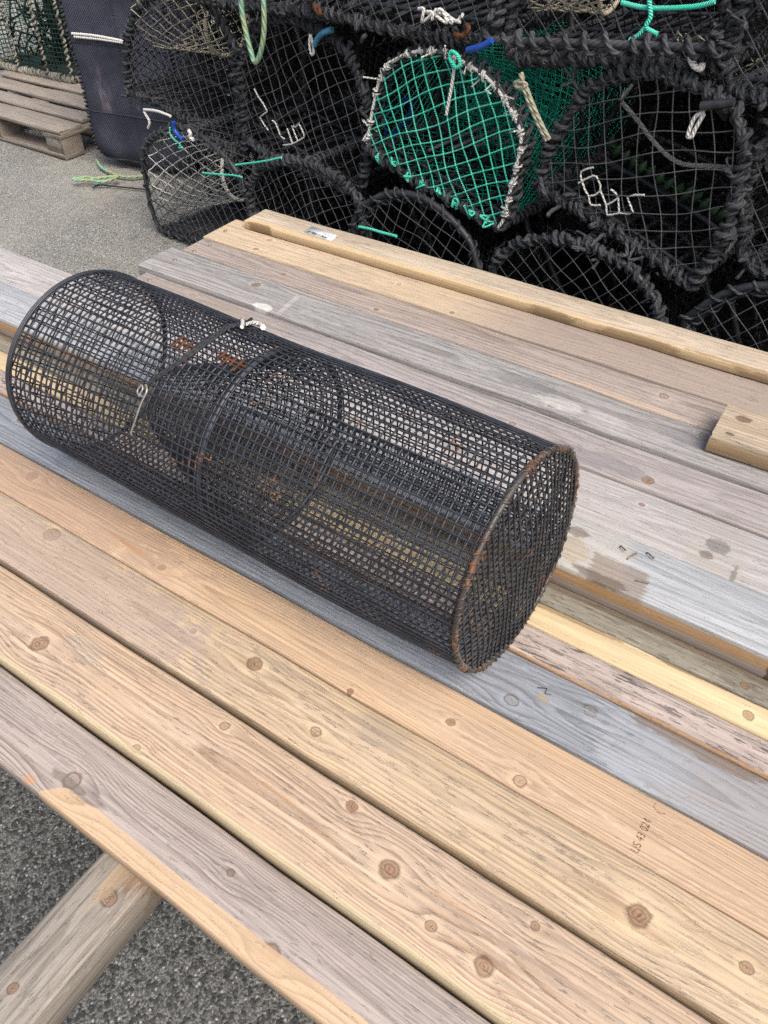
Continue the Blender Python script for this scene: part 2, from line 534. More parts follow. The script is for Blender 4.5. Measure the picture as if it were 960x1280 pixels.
OUT={
 'A0':(-8,[(-2.650,2.234,0.013),(-2.705,2.242,0.090),(-2.708,2.242,0.183),(-2.700,2.241,0.284),(-2.673,2.237,0.345),(-2.596,2.227,0.411),(-2.457,2.207,0.476),(-2.319,2.188,0.498),(-2.222,2.174,0.473),(-2.126,2.161,0.432),(-2.061,2.152,0.372),(-2.035,2.148,0.272),(-2.032,2.147,0.134),(-2.359,2.193,0.056)]),
 'A1':(-6,[(-1.920,2.147,0.030),(-2.030,2.158,0.312),(-2.009,2.156,0.384),(-1.931,2.148,0.456),(-1.775,2.131,0.507),(-1.627,2.116,0.500),(-1.522,2.105,0.460),(-1.482,2.101,0.389),(-1.400,2.092,0.030)]),
 'A2':(-6,[(-1.380,2.090,0.030),(-1.390,2.091,0.120),(-1.516,2.104,0.325),(-1.481,2.101,0.411),(-1.421,2.094,0.463),(-1.345,2.086,0.500),(-1.249,2.076,0.514),(-1.168,2.068,0.497),(-1.096,2.060,0.464),(-1.038,2.054,0.419),(-0.998,2.050,0.341),(-0.835,2.033,0.100),(-0.845,2.034,0.030)]),
 'A3':(-6,[(-0.800,2.029,0.030),(-0.810,2.030,0.120),(-0.955,2.045,0.328),(-0.896,2.039,0.453),(-0.796,2.029,0.506),(-0.697,2.018,0.525),(-0.598,2.008,0.517),(-0.522,2.000,0.495),(-0.460,1.993,0.452),(-0.411,1.988,0.386),(-0.270,1.973,0.100),(-0.280,1.974,0.030)]),
 'A4':(-6,[(-0.200,1.966,0.030),(-0.210,1.967,0.120),(-0.343,1.981,0.374),(-0.322,1.979,0.446),(-0.290,1.975,0.491),(-0.247,1.971,0.530),(-0.180,1.964,0.562),(-0.107,1.956,0.568),(-0.034,1.949,0.522),(0.035,1.941,0.417),(0.220,1.922,0.100),(0.210,1.923,0.030)]),
 'B0':(-8,[(-2.822,2.356,0.526),(-2.784,2.351,0.682),(-2.712,2.341,0.787),(-2.620,2.328,0.858),(-2.498,2.311,0.906),(-2.332,2.287,0.929),(-2.224,2.272,0.897),(-2.143,2.261,0.825),(-2.103,2.255,0.708),(-2.107,2.256,0.550),(-2.144,2.261,0.423),(-2.293,2.282,0.449),(-2.480,2.308,0.488),(-2.678,2.336,0.515)]),
 'B1':(-8,[(-2.140,2.260,0.515),(-2.107,2.256,0.687),(-2.066,2.250,0.773),(-2.004,2.241,0.844),(-1.923,2.230,0.891),(-1.828,2.216,0.908),(-1.728,2.202,0.897),(-1.646,2.191,0.882),(-1.593,2.183,0.855),(-1.545,2.177,0.806),(-1.516,2.173,0.755),(-1.494,2.169,0.695),(-1.500,2.170,0.580),(-1.539,2.176,0.455),(-1.607,2.185,0.427),(-1.722,2.201,0.442),(-1.861,2.221,0.456),(-1.996,2.240,0.462)]),
 'B2':(-9,[(-1.477,2.146,0.597),(-1.466,2.144,0.663),(-1.445,2.140,0.741),(-1.421,2.137,0.809),(-1.384,2.131,0.852),(-1.314,2.120,0.890),(-1.229,2.106,0.911),(-1.164,2.096,0.910),(-1.099,2.086,0.895),(-1.042,2.077,0.879),(-0.985,2.068,0.844),(-0.933,2.059,0.797),(-0.908,2.055,0.755),(-0.908,2.055,0.706),(-0.916,2.057,0.654),(-0.927,2.058,0.587),(-0.944,2.061,0.500),(-0.990,2.068,0.494),(-1.088,2.084,0.512),(-1.161,2.096,0.528),(-1.236,2.107,0.537),(-1.313,2.120,0.554),(-1.382,2.130,0.569),(-1.446,2.141,0.583)]),
 'B3':(-8,[(-0.849,2.079,0.624),(-0.846,2.078,0.691),(-0.831,2.076,0.752),(-0.793,2.071,0.821),(-0.764,2.067,0.878),(-0.711,2.059,0.918),(-0.664,2.053,0.941),(-0.596,2.043,0.955),(-0.519,2.032,0.951),(-0.463,2.025,0.943),(-0.406,2.017,0.925),(-0.364,2.011,0.893),(-0.336,2.007,0.846),(-0.325,2.005,0.793),(-0.318,2.004,0.731),(-0.320,2.004,0.650),(-0.327,2.005,0.606),(-0.346,2.008,0.549),(-0.366,2.011,0.489),(-0.426,2.019,0.512),(-0.495,2.029,0.536),(-0.582,2.041,0.563),(-0.653,2.051,0.581),(-0.725,2.061,0.599),(-0.797,2.071,0.610)]),
 'B4':(-8,[(-0.244,2.034,0.573),(-0.283,2.039,0.644),(-0.307,2.043,0.745),(-0.309,2.043,0.827),(-0.269,2.037,0.904),(-0.187,2.026,0.936),(-0.094,2.013,0.907),(-0.013,2.001,0.827),(0.048,1.993,0.722),(0.090,1.987,0.583),(-0.064,2.008,0.570)]),
 'C0':(-6,[(-2.269,2.233,0.929),(-2.025,2.208,0.926),(-1.736,2.177,0.942),(-1.567,2.160,0.946),(-1.548,2.158,1.010),(-1.581,2.161,1.101),(-1.668,2.170,1.168),(-1.841,2.188,1.184),(-2.060,2.211,1.122),(-2.215,2.228,1.027)]),
 'C3':(-6,[(-1.677,2.151,0.971),(-1.526,2.135,0.948),(-1.347,2.117,0.945),(-1.182,2.099,0.949),(-1.050,2.085,0.972),(-1.028,2.083,1.034),(-1.065,2.087,1.147),(-1.164,2.097,1.219),(-1.327,2.114,1.241),(-1.517,2.134,1.180),(-1.636,2.147,1.080)]),
 'C1':(-6,[(-0.981,2.098,0.929),(-0.845,2.084,0.941),(-0.674,2.066,0.963),(-0.518,2.049,0.981),(-0.437,2.041,0.992),(-0.432,2.040,1.032),(-0.457,2.043,1.096),(-0.524,2.050,1.190),(-0.630,2.061,1.250),(-0.765,2.075,1.270),(-0.897,2.089,1.234),(-0.979,2.098,1.136),(-1.000,2.100,1.034)]),
 'C2':(-8,[(-0.399,2.036,0.947),(-0.428,2.040,1.025),(-0.433,2.040,1.085),(-0.416,2.038,1.144),(-0.343,2.028,1.192),(-0.250,2.015,1.188),(-0.168,2.003,1.131),(-0.116,1.996,1.043),(-0.089,1.992,0.960),(-0.237,2.013,0.947)]),
}
PTS={
 'rep_B1':[(-2.018,2.237,0.673),(-2.002,2.235,0.652),(-1.960,2.229,0.611),(-2.003,2.235,0.584),(-1.964,2.229,0.548)],
 'rep_B1b':[(-1.939,2.226,0.585),(-1.921,2.223,0.579),(-1.902,2.221,0.542),(-1.883,2.218,0.537)],
 'rep_B1c':[(-1.891,2.219,0.513),(-1.847,2.213,0.526),(-1.792,2.205,0.556),(-1.781,2.204,0.571),(-1.805,2.207,0.605)],
 'rep_B1d':[(-1.842,2.212,0.527),(-1.864,2.215,0.575)],
 'rep_B1e':[(-1.815,2.208,0.545),(-1.839,2.212,0.589),(-1.821,2.209,0.587),(-1.801,2.206,0.606)],
 'rep_B3':[(-0.692,2.051,0.718),(-0.725,2.055,0.700),(-0.716,2.054,0.674),(-0.690,2.050,0.644),(-0.660,2.046,0.666),(-0.672,2.048,0.691),(-0.688,2.050,0.698),(-0.727,2.056,0.669)],
 'rep_B3b':[(-0.690,2.050,0.644),(-0.680,2.049,0.623),(-0.653,2.045,0.630)],
 'rep_B3c':[(-0.660,2.046,0.666),(-0.636,2.043,0.634),(-0.627,2.041,0.610),(-0.594,2.037,0.625),(-0.557,2.032,0.635),(-0.583,2.035,0.670),(-0.539,2.029,0.686)],
 'rep_B3d':[(-0.636,2.043,0.634),(-0.607,2.039,0.662),(-0.632,2.042,0.677)],
 'rep_B3e':[(-0.607,2.039,0.662),(-0.596,2.037,0.625)],
 'loop_B1':[(-1.712,2.170,0.882),(-1.717,2.170,0.856),(-1.712,2.170,0.828),(-1.701,2.168,0.834),(-1.702,2.168,0.858),(-1.709,2.169,0.883)],
 'loop_B3':[(-0.442,1.991,0.903),(-0.456,1.993,0.894),(-0.462,1.994,0.881),(-0.465,1.994,0.856),(-0.464,1.994,0.846),(-0.455,1.993,0.849),(-0.452,1.993,0.865),(-0.446,1.992,0.884),(-0.441,1.991,0.900)],
 'toggle_B1':[(-1.691,2.162,0.858),(-1.675,2.160,0.878),(-1.650,2.156,0.896),(-1.612,2.151,0.910)],
 'pipe_B3':[(-0.451,1.987,0.916),(-0.415,1.982,0.926),(-0.381,1.978,0.937)],
 'stick_B2':[(-1.143,2.072,0.906),(-1.145,2.073,0.860),(-1.161,2.075,0.762)],
 'green_tie':[(-1.135,2.061,0.887),(-1.152,2.064,0.907),(-1.150,2.063,0.924),(-1.130,2.060,0.921),(-1.116,2.058,0.901),(-1.131,2.060,0.890),(-1.144,2.062,0.902)],
 'blue_pipe':[(-1.096,2.055,0.936),(-1.055,2.048,0.950),(-1.020,2.043,0.969)],
 'rope_B2B3':[(-0.923,2.007,0.891),(-0.900,2.004,0.882),(-0.878,2.000,0.853),(-0.843,1.994,0.810),(-0.812,1.990,0.777)],
 'rope_B2knot':[(-0.914,2.006,0.917),(-0.907,2.005,0.902),(-0.926,2.008,0.891),(-0.911,2.005,0.883),(-0.894,2.003,0.892),(-0.917,2.006,0.898)],
 'inner_B3':[(-0.697,2.179,0.843),(-0.641,2.171,0.808),(-0.602,2.165,0.779),(-0.547,2.158,0.746),(-0.498,2.151,0.733),(-0.434,2.142,0.742),(-0.373,2.133,0.753)],
 'beads_B3':[(-0.750,2.317,0.695),(-0.724,2.314,0.678),(-0.696,2.310,0.669),(-0.668,2.306,0.660),(-0.640,2.302,0.651),(-0.613,2.298,0.646),(-0.581,2.294,0.635),(-0.552,2.289,0.627),(-0.522,2.285,0.619),(-0.496,2.282,0.611),(-0.467,2.278,0.610),(-0.440,2.274,0.599),(-0.409,2.269,0.588),(-0.385,2.266,0.587)],
 'hang':[(-1.918,2.116,1.043),(-1.937,2.118,0.959),(-1.934,2.118,0.895),(-1.917,2.116,0.826),(-1.901,2.114,0.792),(-1.874,2.111,0.818),(-1.846,2.108,0.884),(-1.836,2.107,0.970),(-1.848,2.109,1.049)],
 'clip_A0':[(-2.390,2.167,0.519),(-2.393,2.168,0.492),(-2.375,2.165,0.475),(-2.349,2.162,0.464)],
 'cordA0':[(-2.414,2.166,0.495),(-2.417,2.166,0.468),(-2.393,2.163,0.453),(-2.366,2.159,0.445),(-2.377,2.160,0.429),(-2.357,2.158,0.436)],
 'teal_A0':[(-2.271,2.161,0.357),(-2.178,2.148,0.374),(-2.088,2.135,0.392),(-2.035,2.128,0.398)],
 'teal_A1':[(-2.064,2.132,0.434),(-1.908,2.115,0.482),(-1.818,2.106,0.514)],
 'white_A0':[(-2.290,2.143,0.515),(-2.283,2.142,0.500),(-2.292,2.144,0.489),(-2.271,2.141,0.483)],
 'tie_low':[(-2.529,2.157,0.542),(-2.445,2.145,0.553),(-2.363,2.133,0.552)],
 'tie_low2':[(-2.531,2.157,0.536),(-2.507,2.153,0.504),(-2.526,2.156,0.477)],
 'teal_A2':[(-1.479,2.080,0.360),(-1.427,2.075,0.366),(-1.377,2.070,0.368),(-1.318,2.063,0.373)],
 'teal_C1':[(-0.632,2.031,1.096),(-0.621,2.030,1.066),(-0.626,2.030,1.044),(-0.596,2.027,1.034)],
 'teal_C1b':[(-0.626,2.031,1.046),(-0.642,2.032,1.025),(-0.660,2.034,1.014)],
 'teal_C1c':[(-0.700,2.048,1.082),(-0.632,2.041,1.079),(-0.532,2.031,1.093),(-0.487,2.026,1.108)],
 'white_C1':[(-0.505,2.013,1.015),(-0.506,2.013,1.001),(-0.494,2.012,0.987),(-0.477,2.010,0.984),(-0.477,2.010,0.995)],
 'blue_B2in':[(-1.476,2.247,0.670),(-1.427,2.239,0.707),(-1.379,2.231,0.736),(-1.383,2.232,0.682),(-1.426,2.239,0.638),(-1.476,2.247,0.599),(-1.481,2.247,0.634)],
 'brown_C0':[(-1.657,2.129,0.978),(-1.652,2.128,0.960),(-1.636,2.127,0.950),(-1.641,2.127,0.970)],
 'rust_top':[(-1.143,2.065,0.965),(-1.113,2.062,0.966),(-1.099,2.060,0.984),(-1.108,2.061,0.993)],
 'bag_cord':[(-3.480,2.634,0.605),(-3.347,2.661,0.606),(-3.186,2.694,0.596)],
 'bag_cord2':[(-3.470,2.636,0.593),(-3.329,2.665,0.594),(-3.188,2.693,0.590)],
 'ground_rope':[(-3.576,2.672,0.012),(-3.496,2.621,0.012),(-3.431,2.597,0.012),(-3.369,2.588,0.012),(-3.304,2.582,0.012),(-3.243,2.605,0.012),(-3.207,2.652,0.012)],
 'ground_rope2':[(-3.267,2.540,0.030),(-3.302,2.507,0.030),(-3.345,2.456,0.030),(-3.393,2.447,0.030),(-3.407,2.421,0.030),(-3.426,2.393,0.030),(-3.403,2.393,0.030),(-3.353,2.425,0.030),(-3.272,2.454,0.030),(-3.261,2.534,0.030)],
 'ground_wire':[(-3.308,2.409,0.006),(-3.309,2.454,0.006),(-3.207,2.491,0.006),(-3.076,2.538,0.006)],
 'cyl_cord':[(-0.851,0.870,0.774),(-0.818,0.814,0.802),(-0.822,0.781,0.810),(-0.818,0.738,0.811),(-0.826,0.692,0.802),(-0.839,0.666,0.790),(-0.861,0.640,0.772),(-0.864,0.634,0.768)],
 'cyl_cord2':[(-0.834,0.845,0.789),(-0.815,0.797,0.808),(-0.816,0.771,0.812),(-0.812,0.724,0.811),(-0.820,0.690,0.802),(-0.836,0.663,0.789),(-0.857,0.638,0.772)],
 'cyl_wire':[(-0.860,0.617,0.756),(-0.869,0.622,0.760),(-0.866,0.630,0.768),(-0.860,0.626,0.765),(-0.862,0.620,0.758),(-0.853,0.620,0.758),(-0.853,0.628,0.766),(-0.859,0.633,0.770),(-0.851,0.626,0.765),(-0.853,0.612,0.750),(-0.855,0.597,0.730),(-0.861,0.584,0.705)],
 'cyl_white':[(-0.814,0.818,0.799),(-0.823,0.844,0.787),(-0.817,0.853,0.781),(-0.793,0.835,0.792)],
 'cyl_white2':[(-0.815,0.812,0.809),(-0.804,0.801,0.812),(-0.795,0.789,0.814)],
}


# ------------------------------------------------------------------ ground
def ground_mat():
    s = Sh("asphalt")
    P = s.obj()
    st = s.n.new("ShaderNodeTexVoronoi")
    s.link(P, st.inputs["Vector"])
    st.inputs["Scale"].default_value = 150.0
    d1, c1 = st.outputs["Distance"], st.outputs["Color"]
    st2 = s.n.new("ShaderNodeTexVoronoi")
    s.link(P, st2.inputs["Vector"])
    st2.inputs["Scale"].default_value = 330.0
    c2 = st2.outputs["Color"]
    cr, cg, cb = s.sep(c1)
    c2r, _, _ = s.sep(c2)
    big = s.noise(P, 1.3, 4.0, 0.6)
    mid = s.noise(P, 14.0, 3.0, 0.6)
    a = lin((176, 175, 167))
    dark = lin((122, 122, 118))
    lt = lin((230, 227, 218))
    col = s.mix(s.step(c2r, 0.2, 0.9), dark, a)
    col = s.mix(s.mul(s.step(cr, 0.80, 0.92), s.step(d1, 0.30, 0.42, 1.0, 0.0)), col, lt)
    col = s.mix(s.mul(s.step(cg, 0.75, 0.95), 0.7), col, lin((90, 90, 88)))
    # paler worn patches at random, brownish spills
    col = s.mix(s.step(big, 0.42, 0.66, 0.0, 0.35), col, lin((200, 195, 182)))
    col = s.mix(s.step(mid, 0.35, 0.7, 0.22, 0.0), col, lin((116, 116, 112)))
    sp = s.step(s.noise(s.scale(P, (1, 1, 0), (4.3, 1.2, 0)), 2.6, 3.0, 0.6), 0.60, 0.70)
    col = s.mix(s.mul(sp, 0.35), col, lin((165, 142, 98)))
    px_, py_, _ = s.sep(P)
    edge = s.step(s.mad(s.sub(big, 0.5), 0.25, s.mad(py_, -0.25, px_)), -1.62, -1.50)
    old = col  # asphalt colour before the painted shade is mixed in
    shaded = s.mix(s.step(c2r, 0.2, 0.9), lin((86, 87, 86)), lin((134, 135, 131)))  # shade around the table put into the asphalt colour
    shaded = s.mix(s.mul(s.step(cr, 0.78, 0.90), s.step(d1, 0.26, 0.44, 0.9, 0.0)), shaded, lin((186, 186, 180)))
    shaded = s.mix(s.mul(s.step(cg, 0.60, 0.8), 0.8), shaded, lin((50, 51, 52)))
    col = s.mix(edge, old, shaded)
    s.bump(s.add(s.mul(d1, -1.0), s.mul(c2r, 0.4)), 0.003, 0.9)
    return s.done(col, 0.8, 0.35)


mb = MB()
gx = np.concatenate([[-120, -40, -15], np.linspace(-8, 3, 45), [10, 40, 120]])
gy = np.concatenate([[-120, -40, -10], np.linspace(-3, 8, 45), [15, 40, 120]])
GX, GY = np.meshgrid(gx, gy, indexing='ij')
near = (abs(GX + 2.5) < 6) & (abs(GY - 2) < 6)
GZ = np.where(near, 0.004 * np.sin(GX * 1.7 + 0.4) * np.cos(GY * 1.3), 0.0) - 0.004
V = np.stack([GX, GY, GZ], -1).reshape(-1, 3)
nx, ny = len(gx), len(gy)
i, j = np.meshgrid(np.arange(nx - 1), np.arange(ny - 1), indexing='ij')
F = np.stack([i * ny + j, (i + 1) * ny + j, (i + 1) * ny + j + 1, i * ny + j + 1], -1).reshape(-1, 4)
mb.quads(V, F)
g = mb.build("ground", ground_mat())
tag(g, kind="structure")

mb = MB()
r_ = np.random.default_rng(5)
for k in range(900):                                    # loose grit and crumbs of shell on the asphalt
    if k < 450:
        c_ = np.array([r_.uniform(-1.3, 0.3), r_.uniform(-0.5, 0.5), 0.0])
    else:
        c_ = np.array([r_.uniform(-5.0, -1.6), r_.uniform(0.6, 3.0), 0.0])
    s_ = r_.uniform(0.0010, 0.0034) * (1.0 if k < 450 else 1.3)
    o_ = np.array([[1, 0, 0], [-1, 0, 0], [0, 1, 0], [0, -1, 0], [0, 0, 1], [0, 0, -1]], float) * s_ * r_.uniform(0.5, 1.2, (6, 1))
    a_ = r_.uniform(0, 6.28)
    o_ = o_ @ np.array([[math.cos(a_), math.sin(a_), 0], [-math.sin(a_), math.cos(a_), 0], [0, 0, 1]])
    gz_ = 0.004 * math.sin(c_[0] * 1.7 + 0.4) * math.cos(c_[1] * 1.3) - 0.004
    mb.tris(c_ + o_ + [0, 0, gz_ + s_ * 0.5], [[0, 2, 4], [2, 1, 4], [1, 3, 4], [3, 0, 4], [2, 0, 5], [1, 2, 5], [3, 1, 5], [0, 3, 5]])
tag(mb.build("grit", plain("grit", (190, 184, 170), 0.8, 0.3, c2=(84, 82, 80), scale=25), smooth=False),
    "fine loose grit scattered over the asphalt", "grit", kind="stuff")

# ------------------------------------------------------------------ timber
TOP = 0.45


def board_mesh(mb, x0, x1, y0, y1, z0, z1, cham=0.004, nx=60, wob=0.0008, seed=0, y0r=None, y1r=None, flat=True, sag=0.0):
    """a sawn board along x with eased, slightly wavy arrises; y0r / y1r let it run out of parallel"""
    r = np.random.default_rng(seed + 100)
    y0r = y0 if y0r is None else y0r
    y1r = y1 if y1r is None else y1r
    xs = np.linspace(x0, x1, nx)
    t = (xs - x0) / (x1 - x0)

    def wav(a):
        k = max(6, nx // 3)
        return np.interp(np.linspace(0, k - 1, nx), np.arange(k), r.normal(size=k)) * a
    lo, hi = y0 + (y0r - y0) * t + wav(wob), y1 + (y1r - y1) * t + wav(wob)
    zt = z1 + wav(wob * 0.6) + sag * np.sin(np.pi * t)
    c = cham * (1 + 0.35 * np.clip(wav(1.0), -1, 1.6))
    c2 = cham * (1 + 0.35 * np.clip(wav(1.0), -1, 1.6))
    rows = []
    for k in range(nx):
        a, b, h, q, q2 = lo[k], hi[k], zt[k], c[k], c2[k]
        rows.append([(xs[k], a + cham, z0), (xs[k], a, z0 + cham), (xs[k], a, h - q), (xs[k], a + q * 0.3, h - q * 0.3),
                     (xs[k], a + q, h), (xs[k], b - q2, h), (xs[k], b - q2 * 0.3, h - q2 * 0.3), (xs[k], b, h - q2),
                     (xs[k], b, z0 + cham), (xs[k], b - cham, z0)])
    V = np.array(rows).reshape(-1, 3)
    m = 10
    # eased ends
    for e, sg in ((0, 1), (nx - 1, -1)):
        V[e * m:(e + 1) * m, 0] += r.normal(size=m) * 0.0012
    i = np.arange(nx - 1)[:, None]
    j = np.arange(m)[None, :]
    j2 = (j + 1) % m
    F = np.stack([i * m + j, (i + 1) * m + j, (i + 1) * m + j2, i * m + j2], -1).reshape(-1, 4)
    mb.quads(V, F)
    for e, fl in ((0, False), (nx - 1, True)):
        ring = V[e * m:(e + 1) * m]
        cc = ring.mean(0)[None]
        A = np.vstack([cc, ring])
        ff = [[0, 1 + k, 1 + (k + 1) % m] if fl is False else [0, 1 + (k + 1) % m, 1 + k] for k in range(m)]
        mb.tris(A, ff)


def board(name, label, cat, x0, x1, y0, y1, ztop, thick, mat, group=None, **kw):
    cx, cy = (x0 + x1) / 2, (y0 + y1) / 2
    mb = MB()
    board_mesh(mb, x0 - cx, x1 - cx, y0 - cy, y1 - cy, -thick, 0.0,
               y0r=None if kw.get('y0r') is None else kw.pop('y0r') - cy,
               y1r=None if kw.get('y1r') is None else kw.pop('y1r') - cy, **kw)
    o = mb.build(name, mat, smooth=False, loc=(cx, cy, ztop))
    if label:
        tag(o, label, cat, group)
    return o


PG = "loose planks laid side by side on the trestles"
PL = {}


def plank(key, label, x0, x1, y0, y1, matargs, ztop=TOP, thick=0.055, knots=(), mods=(), **kw):
    cx, cy = (x0 + x1) / 2, (y0 + y1) / 2
    kn = [(a - cx, b - cy, r) for a, b, r in knots]
    md = []
    for m_ in mods:
        m_ = list(m_)
        if m_[0] in ('below', 'above'):
            m_[1] -= cy
        elif m_[0] == 'strip':
            m_[1] -= cx
            m_[2] -= cy
        elif m_[0] == 'xr':
            m_[1] -= cx
            m_[2] -= cx
        elif m_[0] in ('blot', 'rect'):
            m_[1] -= cx
            m_[2] -= cy
        md.append(tuple(m_))
    mat = wood("wood " + key, depth=kw.pop('depth', 0.05), y0=kw.pop('gy', 0.0), knots=kn, mods=md, **matargs)
    o = board("plank", label, "plank", x0, x1, y0, y1, ztop, thick, mat, PG, **kw)
    PL[key] = o
    return o


def W(seed, base, late, grey, **k):
    d = dict(seed=seed, base=base, late=late, grey=grey)
    d.update(k)
    return d


# far edge first.  The numbers are metres; the camera stands over x = 0, y = 0
plank('a', "thin yellow plank lying on top along the far edge, white sticker at its end", -1.640, 0.75, 1.702, 1.806,
      W(1, (222, 206, 182), (196, 168, 138), (176, 160, 142), greyamt=0.55, freq=90, late_amt=0.35, fleck=0.25, fibre=0.2, greylo=0.42, greyhi=0.75),
      ztop=TOP + 0.0275, thick=0.0265, y0r=1.722, y1r=1.815, cham=0.003, wob=0.001,
      mods=[('below', 1.722, 0.012, (226, 198, 152), 0.8), ('blot', -0.62, 1.705, 0.10, 0.012, (120, 94, 66), 0.6),
            ('blot', -0.40, 1.712, 0.12, 0.007, (140, 108, 74), 0.5), ('blot', -0.15, 1.719, 0.16, 0.006, (136, 106, 76), 0.5),
            ('blot', -1.58, 1.70, 0.05, 0.012, (120, 90, 62), 0.7)])
plank('b', "plank with yellow left half greying to the right, second from the far edge", -1.712, 0.72, 1.5915, 1.745,
      W(2, (224, 202, 170), (196, 166, 130), (172, 160, 150), greyamt=0.25, freq=80, late_amt=0.35, fleck=0.2, fibre=0.2),
      knots=[(-1.522, 1.613, 0.0076), (-1.527, 1.682, 0.0077), (-0.098, 1.640, 0.0099), (-0.056, 1.700, 0.0145), (-0.851, 1.604, 0.0066), (-1.05, 1.66, .006)],
      mods=[('xr', -1.0, -0.55, (168, 154, 146), 0.85)])
plank('c', "pinkish brown plank with cathedral grain between the yellow and the silver grey plank", -1.700, 0.70, 1.4915, 1.5825,
      W(3, (190, 174, 162), (150, 126, 110), (182, 173, 167), greyamt=0.55, freq=75, late_amt=0.5, fleck=0.25, tilt=0.018),
      y0r=1.4625, knots=[(-0.267, 1.543, 0.0086), (-1.024, 1.510, 0.0072), (-1.35, 1.53, .006)], gy=0.01, depth=0.03,
      mods=[('blot', -0.35, 1.478, 0.18, 0.02, (210, 188, 166), 0.6)])
plank('d', "silver grey plank with a chipped dark end and white paint scuffs", -1.727, 0.68, 1.3405, 1.4815,
      W(4, (184, 180, 176), (134, 126, 118), (176, 175, 174), greyamt=0.7, freq=70, late_amt=0.5, fleck=0.35, flecklo=0.58),
      y1r=1.4545, knots=[(-1.366, 1.431, 0.0112), (-0.458, 1.362, 0.0085), (-0.149, 1.440, 0.0082)], ztop=TOP + 0.006, cham=0.006, wob=0.0012,
      mods=[('blot', -1.275, 1.350, 0.035, 0.016, (232, 230, 224), 0.85), ('rect', -1.225, 1.40, 0.008, 0.055, (214, 210, 204), 0.5),
            ('blot', -0.55, 1.41, 0.10, 0.03, (140, 141, 140), 0.5), ('blot', -0.45, 1.375, 0.07, 0.022, (214, 212, 206), 0.6), ('blot', -0.34, 1.385, 0.06, 0.02, (208, 206, 202), 0.5),
            ('blot', -0.15, 1.415, 0.10, 0.035, (140, 141, 145), 0.5)])
plank('e', "grey plank turning brown at its screwed left end, beside the silver grey plank", -1.680, 0.66, 1.2145, 1.330,
      W(5, (186, 177, 172), (146, 134, 128), (184, 180, 180), greyamt=0.6, freq=85, late_amt=0.45, fleck=0.3),
      knots=[(-1.48, 1.30, 0.0087), (-0.671, 1.256, 0.0086), (-0.505, 1.261, 0.0069), (-0.198, 1.244, 0.0101)],
      mods=[('blot', -1.45, 1.275, 0.30, 0.07, (178, 162, 146), 0.7), ('blot', -0.30, 1.250, 0.13, 0.03, (142, 136, 138), 0.6)])
plank('f', "long pale whitish plank with a dark stained square near its right end", -2.42, 0.64, 1.035, 1.2055,
      W(6, (206, 200, 194), (176, 166, 160), (202, 200, 199), greyamt=0.6, freq=80, late_amt=0.35, fleck=0.3, fibre=0.25, rough=0.55, spec=0.45),
      knots=[(-0.184, 1.168, 0.0054)],
      mods=[('rect', -0.030, 1.120, 0.055, 0.105, (190, 184, 174), 0.5), ('blot', -0.030, 1.135, 0.024, 0.020, (110, 106, 100), 0.6),
            ('blot', -0.042, 1.105, 0.014, 0.012, (120, 110, 96), 0.7), ('blot', 0.012, 1.08, 0.006, 0.035, (120, 116, 110), 0.6)])
plank('g', "thick raised plank with white blue-grey top, brown side and a nailed brown patch", -2.36, 0.60, 0.897, 1.021,
      W(7, (192, 196, 198), (158, 162, 166), (198, 201, 203), greyamt=0.6, freq=105, late_amt=0.45, fleck=0.30, fibre=0.3, rough=0.55, spec=0.45),
      ztop=TOP + 0.045, thick=0.100, cham=0.005,
      mods=[('rect', -0.212, 0.96, 0.075, 0.16, (208, 203, 192), 0.7), ('rect', -0.148, 0.925, 0.052, 0.036, (150, 132, 116), 0.7), ('blot', -0.165, 0.905, 0.06, 0.012, (96, 80, 66), 0.65),
            ('blot', -0.24, 0.94, 0.04, 0.035, (190, 172, 144), 0.6), ('blot', -0.245, 0.985, 0.025, 0.012, (130, 116, 100), 0.7),
            ('box3', -0.009, (190, 150, 104), 0.9), ('box3', -0.032, (176, 166, 156), 0.85), ('blot', 0.117, 0.897, 0.010, 0.02, (84, 66, 50), 0.8)])
plank('h', "narrow greenish grey batten in the shade of the raised plank", -2.30, 0.62, 0.843, 0.893,
      W(8, (160, 152, 134), (126, 118, 102), (154, 150, 136), greyamt=0.6, freq=90, late_amt=0.35, fleck=0.45, flecklo=0.57),
      knots=[(0.089, 0.862, 0.0058)], mods=[('above', 0.880, 0.014, (112, 96, 78), 0.7)])
plank('i', "narrow bright yellow batten of fresh wood right of the trap", -2.26, 0.63, 0.790, 0.8405,
      W(9, (236, 214, 170), (220, 188, 138), (206, 184, 144), greyamt=0.25, freq=60, late_amt=0.25, fleck=0.15, fibre=0.12, flecklo=0.66),
      knots=[(0.107, 0.812, 0.0076)], mods=[('blot', -0.19, 0.836, 0.10, 0.006, (150, 122, 86), 0.7), ('blot', 0.02, 0.840, 0.10, 0.006, (120, 96, 66), 0.7), ('blot', -1.4, 0.82, 0.5, 0.06, (214, 190, 150), 0.7)])
plank('j', "narrow pinkish grey batten covered in short dark flecks", -2.24, 0.61, 0.727, 0.787,
      W(10, (204, 186, 174), (172, 150, 138), (190, 178, 170), greyamt=0.5, freq=70, late_amt=0.25, fleck=0.85, flecklo=0.545),
      mods=[('below', 0.7315, 0.006, (170, 132, 92), 0.75), ('blot', -0.10, 0.745, 0.05, 0.018, (160, 148, 140), 0.4)])
